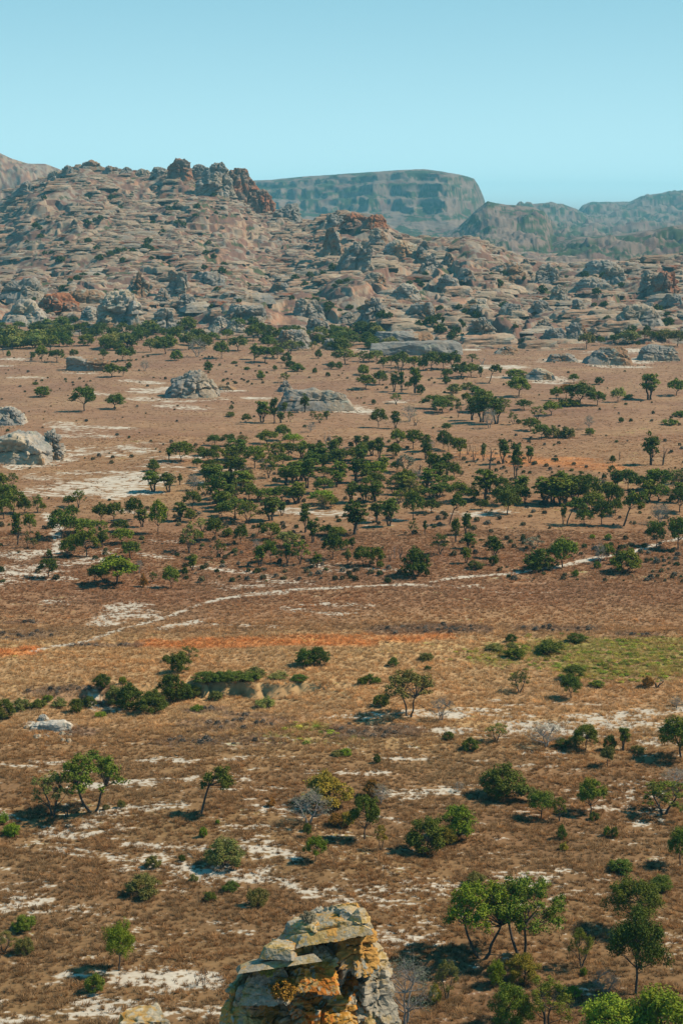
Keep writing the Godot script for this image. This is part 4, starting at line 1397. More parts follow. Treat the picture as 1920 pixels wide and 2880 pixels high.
const KIND_OF := {"D": "dome", "T": "tall", "B": "ball", "U": "bush", "S": "sparse", "G": "twig", "X": "dead", "L": "lean", "A": "umbrella"}
const TINT_OF := {"g": "green", "d": "dark", "b": "bright", "p": "pale", "s": "grey", "y": "yellow", "r": "rust", "o": "olive", "w": "bone"}
const LOOK := {"D": "spreading tree", "T": "slender bare stemmed tree", "B": "low branched rounded tree", "U": "rounded bush", "S": "thin leaved tree", "G": "twiggy half bare tree", "X": "dead leafless tree", "L": "leaning tree", "A": "umbrella crowned tree"}
const SHADE := {"g": "mid green", "d": "dark green", "b": "bright green", "p": "pale green", "s": "grey", "y": "yellow tinged", "r": "rust tinged", "o": "olive", "w": "bone pale"}

func place_word(x: float, y: float) -> String:
	if y < 975.0:
		return "on the edge of the far plain" if x > 1620.0 else "in the tree belt below the rocky hill"
	if y < 1050.0:
		if x < 400.0:
			return "near the flat topped rock wall"
		return "in front of the tree belt" if x < 1000.0 else "in the thicket below the long undercut ledge"
	if y < 1245.0:
		if x < 420.0:
			return "on the plain beyond the hollow boulder"
		if x < 960.0:
			return "beside the long grey outcrop"
		if x < 1420.0:
			return "between the undercut ledge and the grove"
		return "on the plain past the white rock"
	if y < 1400.0:
		if x < 420.0:
			return "by the white pans under the hollow boulder"
		return "in the far side of the grove" if x < 1300.0 else "in the row beyond the curving footpath"
	if y < 1520.0:
		return "by the winding sand track" if x < 480.0 else ("in the heart of the grove" if x < 1250.0 else "between grove and curving footpath")
	if y < 1665.0:
		return "by the white pans beside the grove" if x < 480.0 else ("on the near edge of the grove" if x < 1250.0 else "beside the curving footpath")
	if y < 2030.0:
		return "on the straw grass round the gully" if x < 960.0 else "on the straw grass near the green ferns"
	if y < 2160.0:
		return "beside the pale sand pans"
	if y < 2420.0:
		return "on the brown sandy flat"
	return "on the sandy flat under the viewpoint"

# [x, y, height, width, kind + tint] in photograph pixels: x, y is where it stands
const PLANTS := [
	# tree belt along the foot of the ridge
	[10, 998, 50, 34, "Dg"], [37, 974, 48, 75, "Dp"], [95, 980, 40, 50, "Dp"], [143, 990, 48, 48, "Dg"], [118, 1016, 43, 32, "Dg"], [161, 1018, 34, 40, "Dd"], [94, 1008, 18, 14, "Bg"], [25, 1004, 17, 12, "Bg"], [209, 1008, 26, 25, "Dd"],
	[196, 963, 30, 22, "Td"], [80, 955, 22, 28, "Dg"], [120, 940, 28, 36, "Dg"], [143, 945, 30, 38, "Dp"], [176, 927, 36, 38, "Dg"], [224, 947, 36, 32, "Dg"], [255, 951, 20, 24, "Bg"], [285, 943, 35, 38, "Dd"], [318, 960, 38, 38, "Dd"], [352, 957, 24, 22, "Dd"], [388, 963, 38, 34, "Dg"], [432, 943, 32, 38, "Dd"], [492, 968, 48, 42, "Dg"], [530, 984, 50, 48, "Dp"], [555, 1004, 52, 46, "Gs"], [575, 980, 38, 42, "Dg"], [622, 1008, 50, 42, "Dd"], [426, 990, 38, 40, "Dp"], [465, 996, 42, 54, "Dd"], [496, 1014, 28, 34, "Bg"],
	[30, 950, 26, 40, "Dg"], [55, 930, 24, 34, "Dg"], [240, 930, 24, 30, "Dd"], [345, 935, 24, 30, "Dg"], [465, 950, 26, 34, "Dg"], [560, 955, 30, 38, "Dd"], [600, 965, 32, 36, "Dg"], [640, 955, 28, 34, "Dg"], [505, 940, 22, 26, "Dd"],
	[671, 986, 43, 54, "Dp"], [716, 1012, 45, 32, "Tg"], [745, 1020, 45, 52, "Dg"], [780, 1008, 34, 42, "Dg"], [805, 1020, 30, 28, "Bd"], [712, 960, 45, 50, "Dg"], [760, 967, 50, 40, "Sg"], [755, 984, 40, 42, "Dd"], [806, 955, 35, 46, "Dd"], [830, 950, 28, 28, "Dg"], [814, 996, 38, 52, "Sp"], [895, 1008, 25, 20, "Bd"], [969, 1025, 48, 62, "Dp"], [940, 963, 28, 42, "Dd"], [973, 947, 26, 38, "Dg"], [993, 972, 27, 42, "Dd"], [908, 947, 23, 36, "Dg"], [932, 985, 24, 28, "Dg"], [1042, 943, 26, 32, "Dd"], [912, 976, 18, 16, "Bd"], [860, 955, 26, 34, "Dg"], [880, 985, 24, 26, "Sg"], [840, 985, 26, 30, "Dd"],
	[335, 985, 26, 36, "Bg"], [314, 978, 18, 18, "Bd"], [292, 1010, 28, 28, "Dg"], [345, 1016, 38, 42, "Dd"], [367, 1013, 37, 30, "Dg"], [408, 1043, 31, 26, "Gs"], [363, 1037, 18, 18, "Bd"], [316, 1061, 39, 46, "Dg"], [347, 1059, 28, 24, "Dd"], [586, 1045, 27, 24, "Bd"],
	[818, 1035, 20, 32, "Bd"], [836, 1045, 22, 42, "Bd"], [773, 1041, 14, 14, "Bd"], [695, 1041, 10, 18, "Ud"], [659, 1023, 8, 18, "Ud"], [732, 1067, 26, 24, "Bg"], [801, 1075, 25, 30, "So"], [885, 1050, 16, 14, "Bd"], [932, 1037, 20, 22, "Bd"], [953, 1038, 22, 20, "Bd"], [922, 1060, 13, 14, "Bd"], [1028, 1094, 41, 54, "Dd"], [1067, 1082, 40, 38, "Dd"], [1020, 1052, 27, 30, "Dg"], [1108, 1102, 56, 28, "Td"], [1128, 1102, 56, 18, "Td"], [1146, 1095, 21, 22, "Dd"],
	[1022, 1016, 28, 36, "Sg"], [1038, 1020, 28, 28, "Dg"], [1059, 1016, 30, 38, "Dp"], [1077, 1036, 32, 30, "Dg"], [1099, 1028, 28, 32, "Dg"], [1124, 1045, 55, 46, "Sg"],
	[1649, 981, 44, 44, "Do"], [1688, 971, 25, 20, "Dg"], [1727, 967, 28, 30, "Dd"], [1766, 969, 40, 62, "Do"], [1792, 977, 18, 13, "Dd"], [1811, 963, 27, 36, "Do"], [1835, 963, 25, 26, "Dg"], [1864, 965, 38, 54, "Do"], [1904, 973, 42, 50, "Do"],
	# thicket below the long ledge
	[1211, 1042, 55, 54, "Dd"], [1164, 1038, 36, 40, "Dg"], [1131, 1034, 42, 42, "Dp"], [1270, 1038, 50, 50, "Dg"], [1246, 1036, 44, 38, "Dg"], [1190, 1042, 32, 26, "Dg"], [1166, 1106, 70, 34, "Td"], [1182, 1110, 28, 24, "Bd"], [1021, 1055, 26, 32, "Bg"], [1297, 1063, 45, 58, "Dd"], [1323, 1059, 36, 42, "Dg"], [1258, 1066, 28, 32, "Dg"], [1350, 1061, 30, 16, "Tg"], [1327, 1018, 22, 30, "Sg"], [1356, 1026, 20, 20, "Xw"], [1372, 1077, 50, 30, "Ld"], [1449, 1063, 24, 54, "Bg"], [1458, 1116, 56, 62, "Dg"], [1254, 1080, 24, 22, "Bg"],
	[1218, 1150, 38, 58, "Dg"], [1241, 1161, 40, 58, "Dd"], [1262, 1140, 30, 52, "Do"], [1344, 1158, 55, 52, "Dd"], [1309, 1138, 36, 26, "Dg"], [1372, 1150, 48, 42, "Sg"], [1413, 1158, 40, 42, "Sg"], [1472, 1152, 28, 46, "Dd"], [1549, 1168, 40, 46, "Db"], [1510, 1180, 38, 38, "Sp"], [1278, 1104, 26, 44, "Bo"], [1316, 1094, 20, 40, "Uo"], [1340, 1108, 22, 40, "Ug"], [1286, 1150, 30, 12, "Xd"], [1150, 1185, 49, 42, "Gs"],
	[1682, 1081, 20, 24, "Bd"], [1629, 1140, 68, 82, "Dd"], [1678, 1140, 38, 44, "Dd"], [1562, 1126, 38, 32, "Dg"], [1590, 1120, 38, 36, "Dr"], [1612, 1078, 27, 27, "Dg"], [1600, 1142, 21, 62, "Ug"], [1736, 1130, 40, 42, "Dp"], [1825, 1124, 70, 54, "Tg"], [1900, 1112, 46, 46, "Dg"], [1766, 1122, 14, 24, "Up"],
	# round the long grey outcrop
	[738, 1189, 58, 42, "Td"], [771, 1191, 70, 28, "Td"], [789, 1189, 30, 24, "Td"], [800, 1162, 30, 18, "Td"], [816, 1187, 30, 16, "Sg"], [858, 1160, 52, 26, "Td"], [693, 1193, 30, 25, "Dd"], [651, 1152, 14, 12, "Bd"], [648, 1172, 13, 24, "Bg"], [899, 1189, 25, 26, "Sg"], [880, 1180, 24, 20, "So"], [918, 1181, 25, 20, "Tg"], [873, 1215, 26, 30, "Gs"],
	[1064, 1203, 54, 48, "Dd"], [1111, 1205, 47, 30, "Td"], [1166, 1197, 23, 22, "Xd"], [1113, 1134, 28, 32, "Sg"], [1050, 1138, 15, 13, "Bd"],
	[1374, 1204, 55, 42, "Gs"], [1327, 1182, 62, 36, "Td"], [1353, 1188, 84, 52, "Td"], [1394, 1192, 72, 48, "Tg"], [1441, 1194, 35, 26, "So"], [1457, 1192, 13, 17, "Bd"], [1492, 1212, 37, 48, "Dg"], [1521, 1235, 40, 46, "Dd"], [1552, 1231, 34, 44, "Uo"], [1594, 1231, 31, 48, "Uo"], [1655, 1206, 38, 30, "Gs"], [1657, 1223, 18, 25, "Bg"], [1288, 1174, 52, 18, "Sg"], [1882, 1194, 15, 42, "Ug"], [1911, 1172, 17, 38, "Ug"], [1745, 1188, 15, 13, "Ud"],
	# trees of the near plain behind
	[120, 1116, 28, 43, "Bd"], [101, 1082, 8, 16, "Ud"], [237, 1156, 67, 60, "Dd"], [325, 1151, 46, 53, "Dd"],
	# the grove, far side
	[510, 1298, 55, 67, "Dg"], [476, 1294, 34, 18, "Td"], [6, 1376, 44, 28, "Tg"], [37, 1371, 38, 28, "Sg"], [433, 1325, 34, 33, "Bd"], [430, 1382, 56, 50, "Tg"], [473, 1384, 53, 44, "Td"], [506, 1365, 33, 14, "Td"], [549, 1378, 42, 28, "Gs"],
	[604, 1254, 34, 40, "Dd"], [642, 1255, 33, 38, "Dd"], [682, 1253, 30, 34, "So"], [751, 1250, 43, 56, "Dg"], [794, 1240, 45, 43, "Dd"], [824, 1250, 33, 54, "Db"], [569, 1281, 25, 37, "Bg"], [606, 1280, 29, 36, "Dg"], [586, 1300, 36, 52, "Dd"], [590, 1333, 39, 38, "Dd"], [555, 1315, 27, 26, "Dd"], [622, 1327, 62, 44, "Sg"], [677, 1303, 49, 50, "Sg"], [716, 1317, 62, 52, "Dg"], [650, 1329, 34, 42, "Dd"], [682, 1327, 23, 32, "Gs"], [760, 1290, 42, 50, "Sg"], [794, 1311, 35, 48, "Dd"], [812, 1285, 40, 56, "Dd"], [849, 1290, 48, 40, "Tg"], [875, 1302, 53, 28, "Td"], [898, 1304, 57, 36, "Tg"], [949, 1266, 39, 28, "Td"], [920, 1268, 56, 20, "Xw"], [1004, 1258, 33, 27, "Td"], [1028, 1258, 33, 19, "Td"], [986, 1258, 16, 16, "Bg"], [940, 1297, 32, 40, "Dd"], [970, 1297, 34, 38, "Dd"], [1016, 1302, 47, 40, "Td"],
	[541, 1380, 50, 32, "Gs"], [541, 1431, 49, 44, "Dd"], [610, 1417, 88, 56, "Td"], [647, 1398, 68, 50, "Td"], [702, 1408, 48, 48, "Dg"], [694, 1362, 29, 46, "Dd"], [755, 1345, 53, 46, "Sg"], [804, 1363, 53, 44, "Tg"], [822, 1363, 51, 36, "Td"], [865, 1372, 80, 40, "Td"], [910, 1342, 32, 46, "Dd"], [955, 1360, 61, 44, "Tg"], [1002, 1358, 69, 48, "Td"], [1030, 1355, 38, 34, "Dd"], [910, 1386, 44, 62, "Dd"], [747, 1408, 36, 62, "Dg"], [792, 1408, 42, 54, "Dd"], [837, 1396, 28, 40, "Do"], [906, 1420, 40, 62, "Db"], [930, 1428, 32, 44, "Dg"], [988, 1412, 54, 48, "Td"], [1024, 1412, 57, 40, "Td"],
	[1120, 1255, 48, 45, "Dg"], [1112, 1280, 33, 26, "Tg"], [1161, 1262, 53, 42, "Dg"], [1194, 1270, 49, 33, "Td"], [1210, 1268, 33, 24, "Gs"], [1247, 1263, 53, 37, "Dd"], [1261, 1268, 44, 30, "Dd"], [1255, 1213, 23, 31, "Dd"], [1067, 1294, 63, 29, "Td"], [1047, 1282, 43, 42, "Tg"], [1139, 1331, 53, 52, "Ss"], [1177, 1330, 26, 30, "Xd"], [1224, 1338, 61, 34, "Tg"], [1208, 1331, 58, 25, "Tg"], [1255, 1339, 63, 39, "Td"], [1315, 1278, 31, 14, "Xd"], [1330, 1300, 46, 18, "Xd"], [1358, 1296, 49, 16, "To"], [1375, 1318, 65, 32, "Xd"], [1414, 1304, 68, 33, "Td"], [1053, 1350, 52, 62, "Db"], [1061, 1372, 44, 52, "Dd"], [1114, 1327, 30, 36, "Dd"], [1120, 1360, 30, 44, "Dd"], [1163, 1360, 43, 52, "Gs"], [1053, 1410, 52, 44, "Td"], [1135, 1392, 30, 48, "Dd"], [1175, 1395, 32, 44, "Dg"], [1208, 1402, 32, 48, "Dd"], [1253, 1364, 28, 52, "Dd"], [1245, 1395, 38, 48, "Dd"], [1290, 1412, 60, 66, "Dg"], [1327, 1410, 36, 38, "Dd"], [1365, 1405, 84, 66, "Tg"], [1412, 1420, 56, 64, "Dd"],
	[1449, 1345, 95, 32, "Td"], [1488, 1302, 46, 25, "Td"], [1829, 1308, 90, 44, "Td"], [1862, 1308, 53, 24, "Xd"], [1741, 1294, 25, 8, "Xd"], [1721, 1302, 21, 17, "Bg"], [1717, 1351, 43, 24, "Sd"], [1764, 1378, 57, 52, "Dd"], [1800, 1380, 42, 38, "Dd"], [1855, 1378, 55, 66, "Dd"], [1851, 1410, 48, 58, "Dg"], [1911, 1360, 40, 48, "Sp"], [1909, 1440, 62, 54, "Dd"],
	[1533, 1420, 76, 64, "Tg"], [1578, 1422, 75, 64, "Tg"], [1615, 1420, 77, 42, "Td"], [1555, 1420, 74, 46, "Tg"], [1660, 1418, 75, 64, "Dd"], [1664, 1436, 57, 62, "Dg"], [1704, 1400, 42, 44, "Dg"], [1727, 1425, 61, 48, "Dd"], [1749, 1480, 95, 62, "Lg"], [1460, 1410, 46, 54, "Dd"], [1476, 1415, 40, 24, "Td"],
	# winding track and white pans
	[40, 1445, 66, 64, "Dg"], [12, 1460, 56, 44, "Dd"], [70, 1447, 46, 36, "Dd"], [25, 1420, 56, 54, "Dd"], [108, 1443, 50, 29, "Sg"], [122, 1441, 28, 19, "Dg"], [50, 1533, 86, 31, "Td"], [86, 1502, 56, 32, "Dg"], [78, 1541, 48, 14, "So"], [108, 1529, 33, 13, "Td"], [98, 1543, 29, 19, "So"], [195, 1425, 31, 33, "Dd"], [222, 1428, 51, 32, "Sg"], [204, 1463, 43, 32, "Dd"], [175, 1515, 83, 72, "Dd"], [224, 1502, 42, 82, "Dg"], [285, 1472, 57, 44, "Dd"], [322, 1470, 55, 44, "Dg"], [283, 1525, 62, 44, "Sg"], [378, 1464, 63, 46, "Dd"], [400, 1482, 49, 36, "Tg"], [446, 1502, 95, 45, "Db"], [470, 1462, 37, 10, "Xd"], [508, 1466, 53, 38, "Td"], [536, 1468, 35, 36, "Dg"], [604, 1521, 71, 48, "Dd"], [570, 1495, 37, 48, "Sp"], [533, 1556, 83, 48, "Sp"], [560, 1531, 43, 26, "Dg"], [617, 1568, 49, 33, "Sg"], [541, 1606, 46, 29, "Tg"], [520, 1620, 25, 18, "Bd"], [483, 1654, 61, 46, "Dg"], [432, 1637, 29, 21, "Sg"], [404, 1651, 38, 19, "Ur"], [328, 1645, 84, 106, "Db"], [290, 1641, 51, 36, "Dd"], [266, 1641, 51, 34, "Dd"], [137, 1625, 53, 47, "Dd"], [366, 1570, 46, 52, "Dd"], [392, 1612, 40, 24, "Gs"], [345, 1530, 43, 54, "Db"], [340, 1495, 34, 46, "Dd"], [245, 1565, 73, 57, "Dg"], [190, 1568, 56, 42, "Dg"], [210, 1556, 52, 38, "Dg"], [288, 1540, 47, 32, "Td"], [139, 1568, 23, 17, "Bg"],
	# the grove, near side
	[661, 1462, 61, 76, "Dd"], [698, 1472, 62, 52, "Sg"], [624, 1452, 35, 40, "Dg"], [760, 1465, 66, 54, "Td"], [793, 1450, 37, 25, "Td"], [858, 1498, 79, 32, "Td"], [880, 1527, 67, 35, "Td"], [998, 1503, 91, 64, "Td"], [762, 1520, 49, 50, "Dg"], [641, 1508, 23, 31, "Bg"], [677, 1531, 56, 42, "Dd"], [722, 1512, 42, 22, "Ld"], [810, 1540, 46, 60, "Dp"], [808, 1585, 56, 28, "Td"], [845, 1588, 69, 43, "Sg"], [731, 1594, 59, 34, "Td"], [761, 1582, 61, 36, "Dg"], [786, 1584, 37, 24, "Sg"], [892, 1596, 43, 27, "Tg"], [915, 1505, 29, 42, "Dd"], [950, 1515, 37, 50, "Dg"], [937, 1572, 71, 56, "Dd"], [975, 1545, 29, 24, "Dg"], [990, 1545, 33, 18, "Td"], [977, 1588, 45, 18, "To"], [1020, 1592, 56, 52, "Dg"], [1059, 1592, 53, 42, "Dg"], [722, 1545, 31, 26, "Gs"], [1167, 1621, 79, 82, "Bd"], [1200, 1621, 23, 15, "Bd"], [1059, 1468, 57, 38, "Td"], [1094, 1480, 76, 46, "Td"], [1161, 1462, 81, 54, "Dd"], [1212, 1442, 41, 40, "Dd"], [1188, 1442, 36, 32, "Dg"], [1262, 1475, 84, 40, "Ld"], [1310, 1505, 61, 26, "Td"], [1317, 1543, 42, 38, "Td"], [1280, 1525, 66, 26, "Td"], [1310, 1584, 43, 25, "Tg"], [1388, 1570, 59, 37, "Td"], [1237, 1560, 59, 42, "Sd"], [1160, 1505, 41, 24, "So"], [1194, 1502, 37, 12, "Td"], [1096, 1580, 39, 13, "Xd"], [1110, 1572, 41, 12, "Xw"], [1125, 1572, 37, 16, "Xd"], [1426, 1447, 71, 72, "Dd"], [1350, 1433, 29, 28, "Dd"], [1365, 1433, 27, 22, "Dd"], [1068, 1598, 21, 21, "Bg"],
	[1517, 1606, 63, 86, "Bd"], [1580, 1596, 88, 76, "Dg"], [1500, 1545, 32, 52, "Ss"], [1757, 1608, 63, 83, "Bg"], [1686, 1584, 59, 33, "Gs"], [1704, 1575, 45, 38, "Dg"], [1678, 1600, 21, 21, "Bg"], [1845, 1539, 71, 48, "Dd"], [1905, 1545, 87, 62, "Dd"], [1853, 1472, 59, 56, "Gs"], [1641, 1478, 47, 46, "Dg"], [1592, 1478, 75, 44, "Ld"], [1582, 1474, 55, 17, "Td"], [1690, 1478, 69, 50, "Dd"], [1729, 1450, 49, 38, "Dg"], [1617, 1622, 20, 17, "Ub"], [1709, 1518, 17, 17, "Ub"], [1664, 1514, 12, 15, "Ub"], [1388, 1590, 28, 26, "Bd"], [1336, 1600, 24, 40, "Uo"],
	# straw grass round the gully
	[505, 1893, 56, 62, "Bd"], [532, 1862, 42, 52, "So"], [471, 1862, 19, 25, "Ug"], [858, 1872, 46, 58, "Bd"], [896, 1870, 50, 52, "Bd"], [370, 2000, 74, 90, "Bd"], [430, 2004, 60, 84, "Bd"], [480, 1976, 76, 72, "Bd"], [330, 1985, 56, 60, "Bo"], [520, 1968, 50, 44, "Bd"], [214, 2008, 41, 38, "Bd"], [12, 2022, 52, 52, "Bd"], [716, 1940, 28, 62, "Uo"], [668, 1944, 24, 40, "Ud"], [570, 1956, 30, 56, "Bd"], [600, 1950, 28, 60, "Ud"], [650, 1948, 26, 60, "Bd"], [700, 1948, 24, 56, "Ud"], [540, 1962, 34, 50, "Bd"], [620, 1950, 26, 50, "Ud"], [290, 1972, 40, 44, "Bd"], [60, 1996, 30, 44, "Uo"], [110, 1990, 22, 40, "Ud"], [165, 1990, 26, 40, "Uo"], [250, 1990, 30, 40, "Bd"], [780, 1942, 18, 50, "Uo"], [840, 1940, 16, 44, "Ud"], [346, 1924, 21, 20, "Ub"], [138, 1972, 18, 27, "Ub"], [606, 1968, 25, 35, "Uo"], [744, 1990, 31, 48, "Up"], [557, 2000, 17, 36, "Ub"], [282, 2017, 15, 29, "Ub"],
	[1150, 2015, 124, 128, "Ao"], [1239, 2026, 68, 68, "Gs"], [1070, 1985, 33, 46, "Ud"], [1105, 1875, 26, 30, "Bd"], [1040, 1922, 26, 30, "Ud"], [1196, 1860, 24, 40, "Uo"], [1060, 1920, 18, 24, "Ug"], [1018, 1925, 20, 28, "Ug"], [1203, 1884, 12, 20, "Ud"], [1437, 1806, 22, 36, "Bd"], [1437, 1822, 16, 32, "Uo"], [1460, 1948, 56, 54, "So"], [1605, 1964, 63, 56, "Dd"], [1612, 1912, 40, 62, "Dd"], [1820, 1933, 31, 30, "Br"], [1848, 1933, 26, 28, "Xd"], [1678, 1930, 17, 42, "Ug"], [1620, 1806, 24, 50, "Bd"], [1545, 1834, 30, 84, "Ud"], [1450, 1848, 26, 60, "Ug"], [1390, 1830, 20, 50, "Uo"], [1900, 1990, 28, 40, "Gs"],
	[1260, 2080, 23, 28, "Ud"], [1322, 2107, 31, 46, "Ud"], [1395, 2085, 49, 50, "Sp"], [1535, 2100, 66, 98, "Gs"], [1578, 2102, 27, 36, "Bd"], [1610, 2100, 30, 40, "Uo"], [1645, 2110, 73, 66, "Dg"], [1713, 2112, 43, 36, "Bd"], [1752, 2110, 61, 36, "Tg"], [1793, 2118, 19, 36, "Uo"], [1912, 2132, 112, 112, "Dg"], [1707, 2156, 53, 40, "Do"], [1061, 2147, 25, 19, "Ud"], [972, 2126, 21, 30, "Ub"], [952, 2126, 14, 36, "Uo"],
	# brown flat of scattered sand
	[260, 2285, 150, 152, "Ag"], [150, 2297, 110, 92, "Sp"], [190, 2297, 36, 30, "Xd"], [565, 2291, 126, 70, "Ld"], [920, 2266, 86, 128, "By"], [870, 2318, 90, 108, "Gs"], [864, 2338, 22, 22, "Ud"], [8, 2316, 30, 28, "Ub"], [35, 2342, 27, 38, "Ub"], [342, 2272, 22, 23, "Uo"], [300, 2276, 14, 18, "Uo"], [612, 2318, 13, 13, "Ub"], [762, 2268, 22, 22, "Ur"],
	[1416, 2242, 86, 114, "Bd"], [1895, 2215, 52, 84, "Gs"], [1866, 2290, 84, 114, "Sg"], [1520, 2303, 77, 70, "Dg"], [1488, 2256, 42, 46, "Do"], [1572, 2310, 63, 36, "Sg"], [1660, 2290, 96, 72, "Dg"], [1668, 2306, 22, 27, "Ud"], [1045, 2242, 46, 48, "Br"], [1070, 2260, 52, 52, "Gs"], [1024, 2363, 113, 78, "Dg"], [945, 2324, 34, 42, "Br"], [976, 2326, 40, 38, "By"], [1285, 2354, 78, 98, "Bb"], [1193, 2400, 92, 94, "Bd"], [1257, 2372, 43, 48, "By"], [1070, 2392, 66, 34, "Sy"], [1578, 2362, 40, 28, "Bd"], [1705, 2352, 27, 19, "Bb"], [1726, 2356, 29, 22, "Bd"], [1584, 2392, 24, 22, "Uy"], [1910, 2436, 100, 66, "Dg"], [1744, 2450, 28, 62, "Ud"], [1860, 2503, 38, 58, "Bd"], [1337, 2490, 36, 48, "Bo"], [33, 2350, 29, 40, "Ub"], [572, 2354, 27, 21, "Ub"], [1290, 2226, 26, 30, "Gs"],
	[888, 2421, 66, 56, "Db"], [864, 2357, 36, 22, "Dd"], [630, 2436, 70, 104, "Bo"], [402, 2516, 52, 84, "Uo"], [648, 2504, 27, 40, "Ud"], [725, 2547, 44, 52, "Uo"], [590, 2532, 23, 32, "Ud"], [545, 2480, 21, 24, "Uo"], [512, 2422, 17, 18, "Ud"], [430, 2440, 30, 40, "Uo"],
	# sandy flat under the viewpoint
	[337, 2730, 123, 88, "Db"], [270, 2790, 48, 50, "Ug"], [70, 2615, 39, 58, "Ug"], [68, 2682, 40, 44, "Uo"], [12, 2682, 57, 54, "So"], [555, 2772, 37, 16, "Xd"], [573, 2774, 49, 16, "Xd"],
	[1357, 2693, 197, 196, "Ab"], [1471, 2693, 201, 200, "Ag"], [1782, 2620, 138, 142, "Dd"], [1788, 2796, 206, 148, "Dd"], [1633, 2722, 99, 60, "Sg"], [1394, 2772, 66, 46, "Bb"], [1468, 2762, 70, 82, "By"], [1140, 2880, 162, 134, "Gs"], [1223, 2824, 52, 34, "By"], [1257, 2812, 97, 64, "So"], [1440, 2890, 108, 108, "Bg"], [1540, 2900, 124, 112, "Sg"], [1700, 2796, 60, 80, "Gs"], [1640, 2742, 18, 20, "Ub"], [1850, 2690, 18, 18, "Ub"], [1612, 2806, 30, 40, "Bb"], [1720, 2965, 145, 180, "Bb"], [1860, 2975, 165, 200, "Bb"]]

func build_plants() -> void:
	var made := []
	var seen := {}
	for q in PLANTS:
		var code: String = q[4]
		var kind: String = KIND_OF[code[0]]
		var near := 0
		if q[1] > 2500:
			near = 2
		elif q[1] > 1780:
			near = 1
		elif q[1] < 1120:
			near = -1
		var o := plant(q[0], q[1], q[2], q[3], kind, TINT_OF[code[1]], near)
		var tall: float = o.get_meta("tall")
		o.remove_meta("tall")
		var size := ""
		if tall < (1.2 if kind == "bush" else 2.6):
			size = "small "
		elif tall > 6.2:
			size = "tall "
		var look: String = "%s%s %s" % [size, SHADE[code[1]], LOOK[code[0]]]
		var label := look + " " + place_word(q[0], q[1])
		seen[label] = seen.get(label, 0) + 1
		made.append([o, look, label, code])
		tag(o, label, "bush" if kind == "bush" else "tree", "%s%s %s" % [LOOK[code[0]], "es" if code[0] == "U" else "s", place_word(q[0], q[1])])
	# the closed belt of trees along the foot of the ridge
	for k in 80:
		var x := rng.randf_range(-10.0, 1100.0)
		var y := rng.randf_range(932.0, 985.0) + (12.0 if x > 900.0 else 0.0) * rng.randf()
		var tint: String = ["g", "d", "p", "g", "d"][k % 5]
		var h := rng.randf_range(24.0, 42.0)
		var o := plant(x, y, h, h * rng.randf_range(1.0, 1.5), "dome" if k % 3 == 0 else "ball", TINT_OF[tint], -1)
		o.remove_meta("tall")
		var look: String = SHADE[tint] + (" spreading tree" if k % 3 == 0 else " low branched rounded tree")
		var belt := look + " in the closed belt"
		seen[belt] = seen.get(belt, 0) + 1
		made.append([o, look, belt, tint])
		tag(o, belt, "tree", "trees of the closed belt")
	# more trees of the grove, between those that stand out
	for k in 64:
		var x := rng.randf_range(560.0, 1320.0) if k % 4 else rng.randf_range(1330.0, 1920.0)
		var y := rng.randf_range(1285.0, 1445.0) if k % 4 else rng.randf_range(1370.0, 1425.0)
		var code: String = ["Td", "Sg", "Tg", "Dg", "Td", "Tg", "So"][k % 7]
		var h := rng.randf_range(38.0, 62.0)
		var o := plant(x, y, h, h * rng.randf_range(0.65, 1.0), KIND_OF[code[0]], TINT_OF[code[1]], 0)
		o.remove_meta("tall")
		var label: String = SHADE[code[1]] + " " + LOOK[code[0]] + " filling the middle of the grove"
		seen[label] = seen.get(label, 0) + 1
		made.append([o, SHADE[code[1]] + " " + LOOK[code[0]], label, code])
		tag(o, label, "tree", "trees filling the grove")
	# bushes dotted over the rocky slope
	for k in 260:
		var x := rng.randf_range(0.0, 1900.0) if k % 3 == 0 else rng.randf_range(0.0, 640.0)
		var y := rng.randf_range(760.0, 930.0) if k % 3 == 0 else rng.randf_range(540.0, 830.0)
		if k >= 150:
			x = rng.randf_range(640.0, 1910.0)
			y = rng.randf_range(780.0, 965.0)
		var p := on_terrain(x, y)
		if p.y < 0.0 or noise_b.get_noise_2d(p.x * 0.7, p.z * 0.5) < -0.12:
			continue
		var mesh: Mesh = prototype("bush", k % 5, 0.5, 0.0).leaves
		var o := put(numbered("slope_bush"), mesh, self, leaf_material("dark", LEAF["dark"].linear_to_srgb()))
		o.position = p - Vector3(0, 0.3, 0)
		var sc := rng.randf_range(0.9, 2.1)
		o.scale = Vector3(sc, sc * rng.randf_range(0.8, 1.2), sc)
		o.rotation.y = rng.randf() * TAU
		var by := "dark green bush dotted on the rocky slope"
		var least := 45.0
		for q in slope_rocks:
			var e: float = q[0].distance_to(p)
			var near_by: String = ("small" if sc < 1.4 else "large") + " bush near the " + q[1]
			if e < least and near_by.split(" ").size() <= 16:
				least = e
				by = near_by
		tag(o, by, "bush", "bushes of the rocky slope")
	# look-alikes are told apart by their neighbour of another look
	for a in made:
		if seen[a[2]] < 2:
			continue
		var best := ""
		var least := 9.0
		for b in made:
			if b[1] == a[1] or b[0] == a[0]:
				continue
			var e: float = a[0].position.distance_to(b[0].position)
			if e < least:
				least = e
				best = b[1]
		if best != "":
			var longer: String = a[2] + " next to " + best
			if longer.split(" ").size() <= 16:
				a[0].set_meta("label", longer)

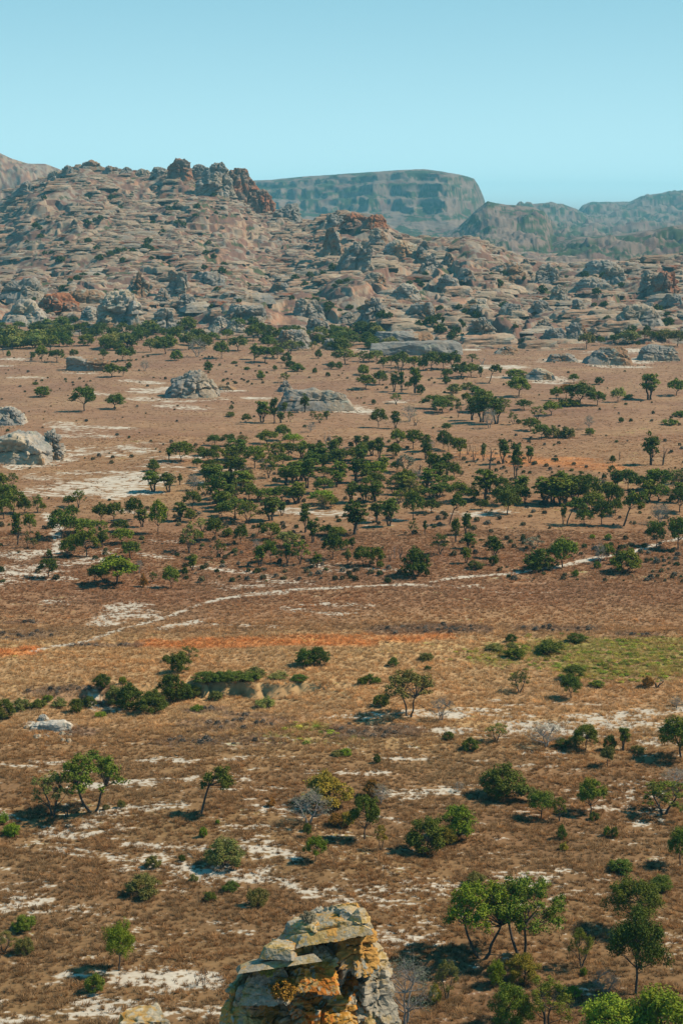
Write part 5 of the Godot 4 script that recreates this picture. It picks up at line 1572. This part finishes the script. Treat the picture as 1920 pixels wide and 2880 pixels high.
# ------------------------------------------------------------------ scene
func _ready() -> void:
	rng.seed = 20240611
	var cam := Camera3D.new()
	cam.name = "camera"
	cam.fov = 36.0
	cam.near = 1.0
	cam.far = 25000.0
	cam.position = Vector3(0, EYE, 0)
	cam.rotation_degrees = Vector3(-PITCH, 0, 0)
	add_child(cam)
	cam.current = true

	var sky_mat := ProceduralSkyMaterial.new()
	sky_mat.sky_top_color = lin(0.03, 0.22, 0.36)
	sky_mat.sky_horizon_color = lin(0.455, 0.71, 0.76)
	sky_mat.sky_curve = 0.105
	sky_mat.ground_horizon_color = lin(0.3, 0.3, 0.28)
	sky_mat.ground_bottom_color = lin(0.15, 0.1, 0.07)
	sky_mat.sun_angle_max = 2.0
	var sky := Sky.new()
	sky.sky_material = sky_mat
	var env := Environment.new()
	env.background_mode = Environment.BG_SKY
	env.sky = sky
	env.tonemap_mode = Environment.TONE_MAPPER_LINEAR
	env.tonemap_exposure = 1.45
	env.sdfgi_enabled = true
	env.ssao_enabled = true
	env.ssil_enabled = true
	env.fog_enabled = true
	env.fog_mode = Environment.FOG_MODE_EXPONENTIAL
	env.fog_density = 0.0001
	env.fog_light_color = lin(0.28, 0.77, 1.0)
	var we := WorldEnvironment.new()
	we.name = "world_environment"
	we.environment = env
	add_child(we)

	var sun := DirectionalLight3D.new()
	sun.name = "sun"
	sun.light_energy = 1.6
	sun.light_color = Color(1.0, 0.93, 0.82)
	sun.light_angular_distance = 0.5
	sun.shadow_enabled = true
	add_child(sun)
	sun.look_at_from_position(Vector3.ZERO, Vector3(-0.97, -1.05, 0.1), Vector3.UP)

	noise_a.seed = 4
	noise_a.frequency = 0.012
	noise_a.fractal_octaves = 3
	noise_b.seed = 9
	noise_b.frequency = 0.03
	noise_b.fractal_octaves = 3
	noise_c.seed = 15
	noise_c.frequency = 0.05
	noise_c.fractal_octaves = 4
	noise_cell.seed = 21
	noise_cell.noise_type = FastNoiseLite.TYPE_CELLULAR
	noise_cell.cellular_return_type = FastNoiseLite.RETURN_DISTANCE2_SUB
	noise_cell.frequency = 0.05
	noise_cell.fractal_type = FastNoiseLite.FRACTAL_NONE

	noise_block.seed = 33
	noise_block.noise_type = FastNoiseLite.TYPE_CELLULAR
	noise_block.cellular_return_type = FastNoiseLite.RETURN_CELL_VALUE
	noise_block.frequency = 0.1
	noise_block.fractal_type = FastNoiseLite.FRACTAL_NONE
	var t0 := Time.get_ticks_msec()
	build_ground()
	print("ground ", Time.get_ticks_msec() - t0)
	build_hills()
	print("hills ", Time.get_ticks_msec() - t0)
	build_slabs()
	build_rocks()
	build_pinnacle()
	print("rocks ", Time.get_ticks_msec() - t0)
	build_plants()
	build_pinnacle_plants()
	build_rubble()
	print("plants ", Time.get_ticks_msec() - t0)
	build_grass()
	print("grass ", Time.get_ticks_msec() - t0)
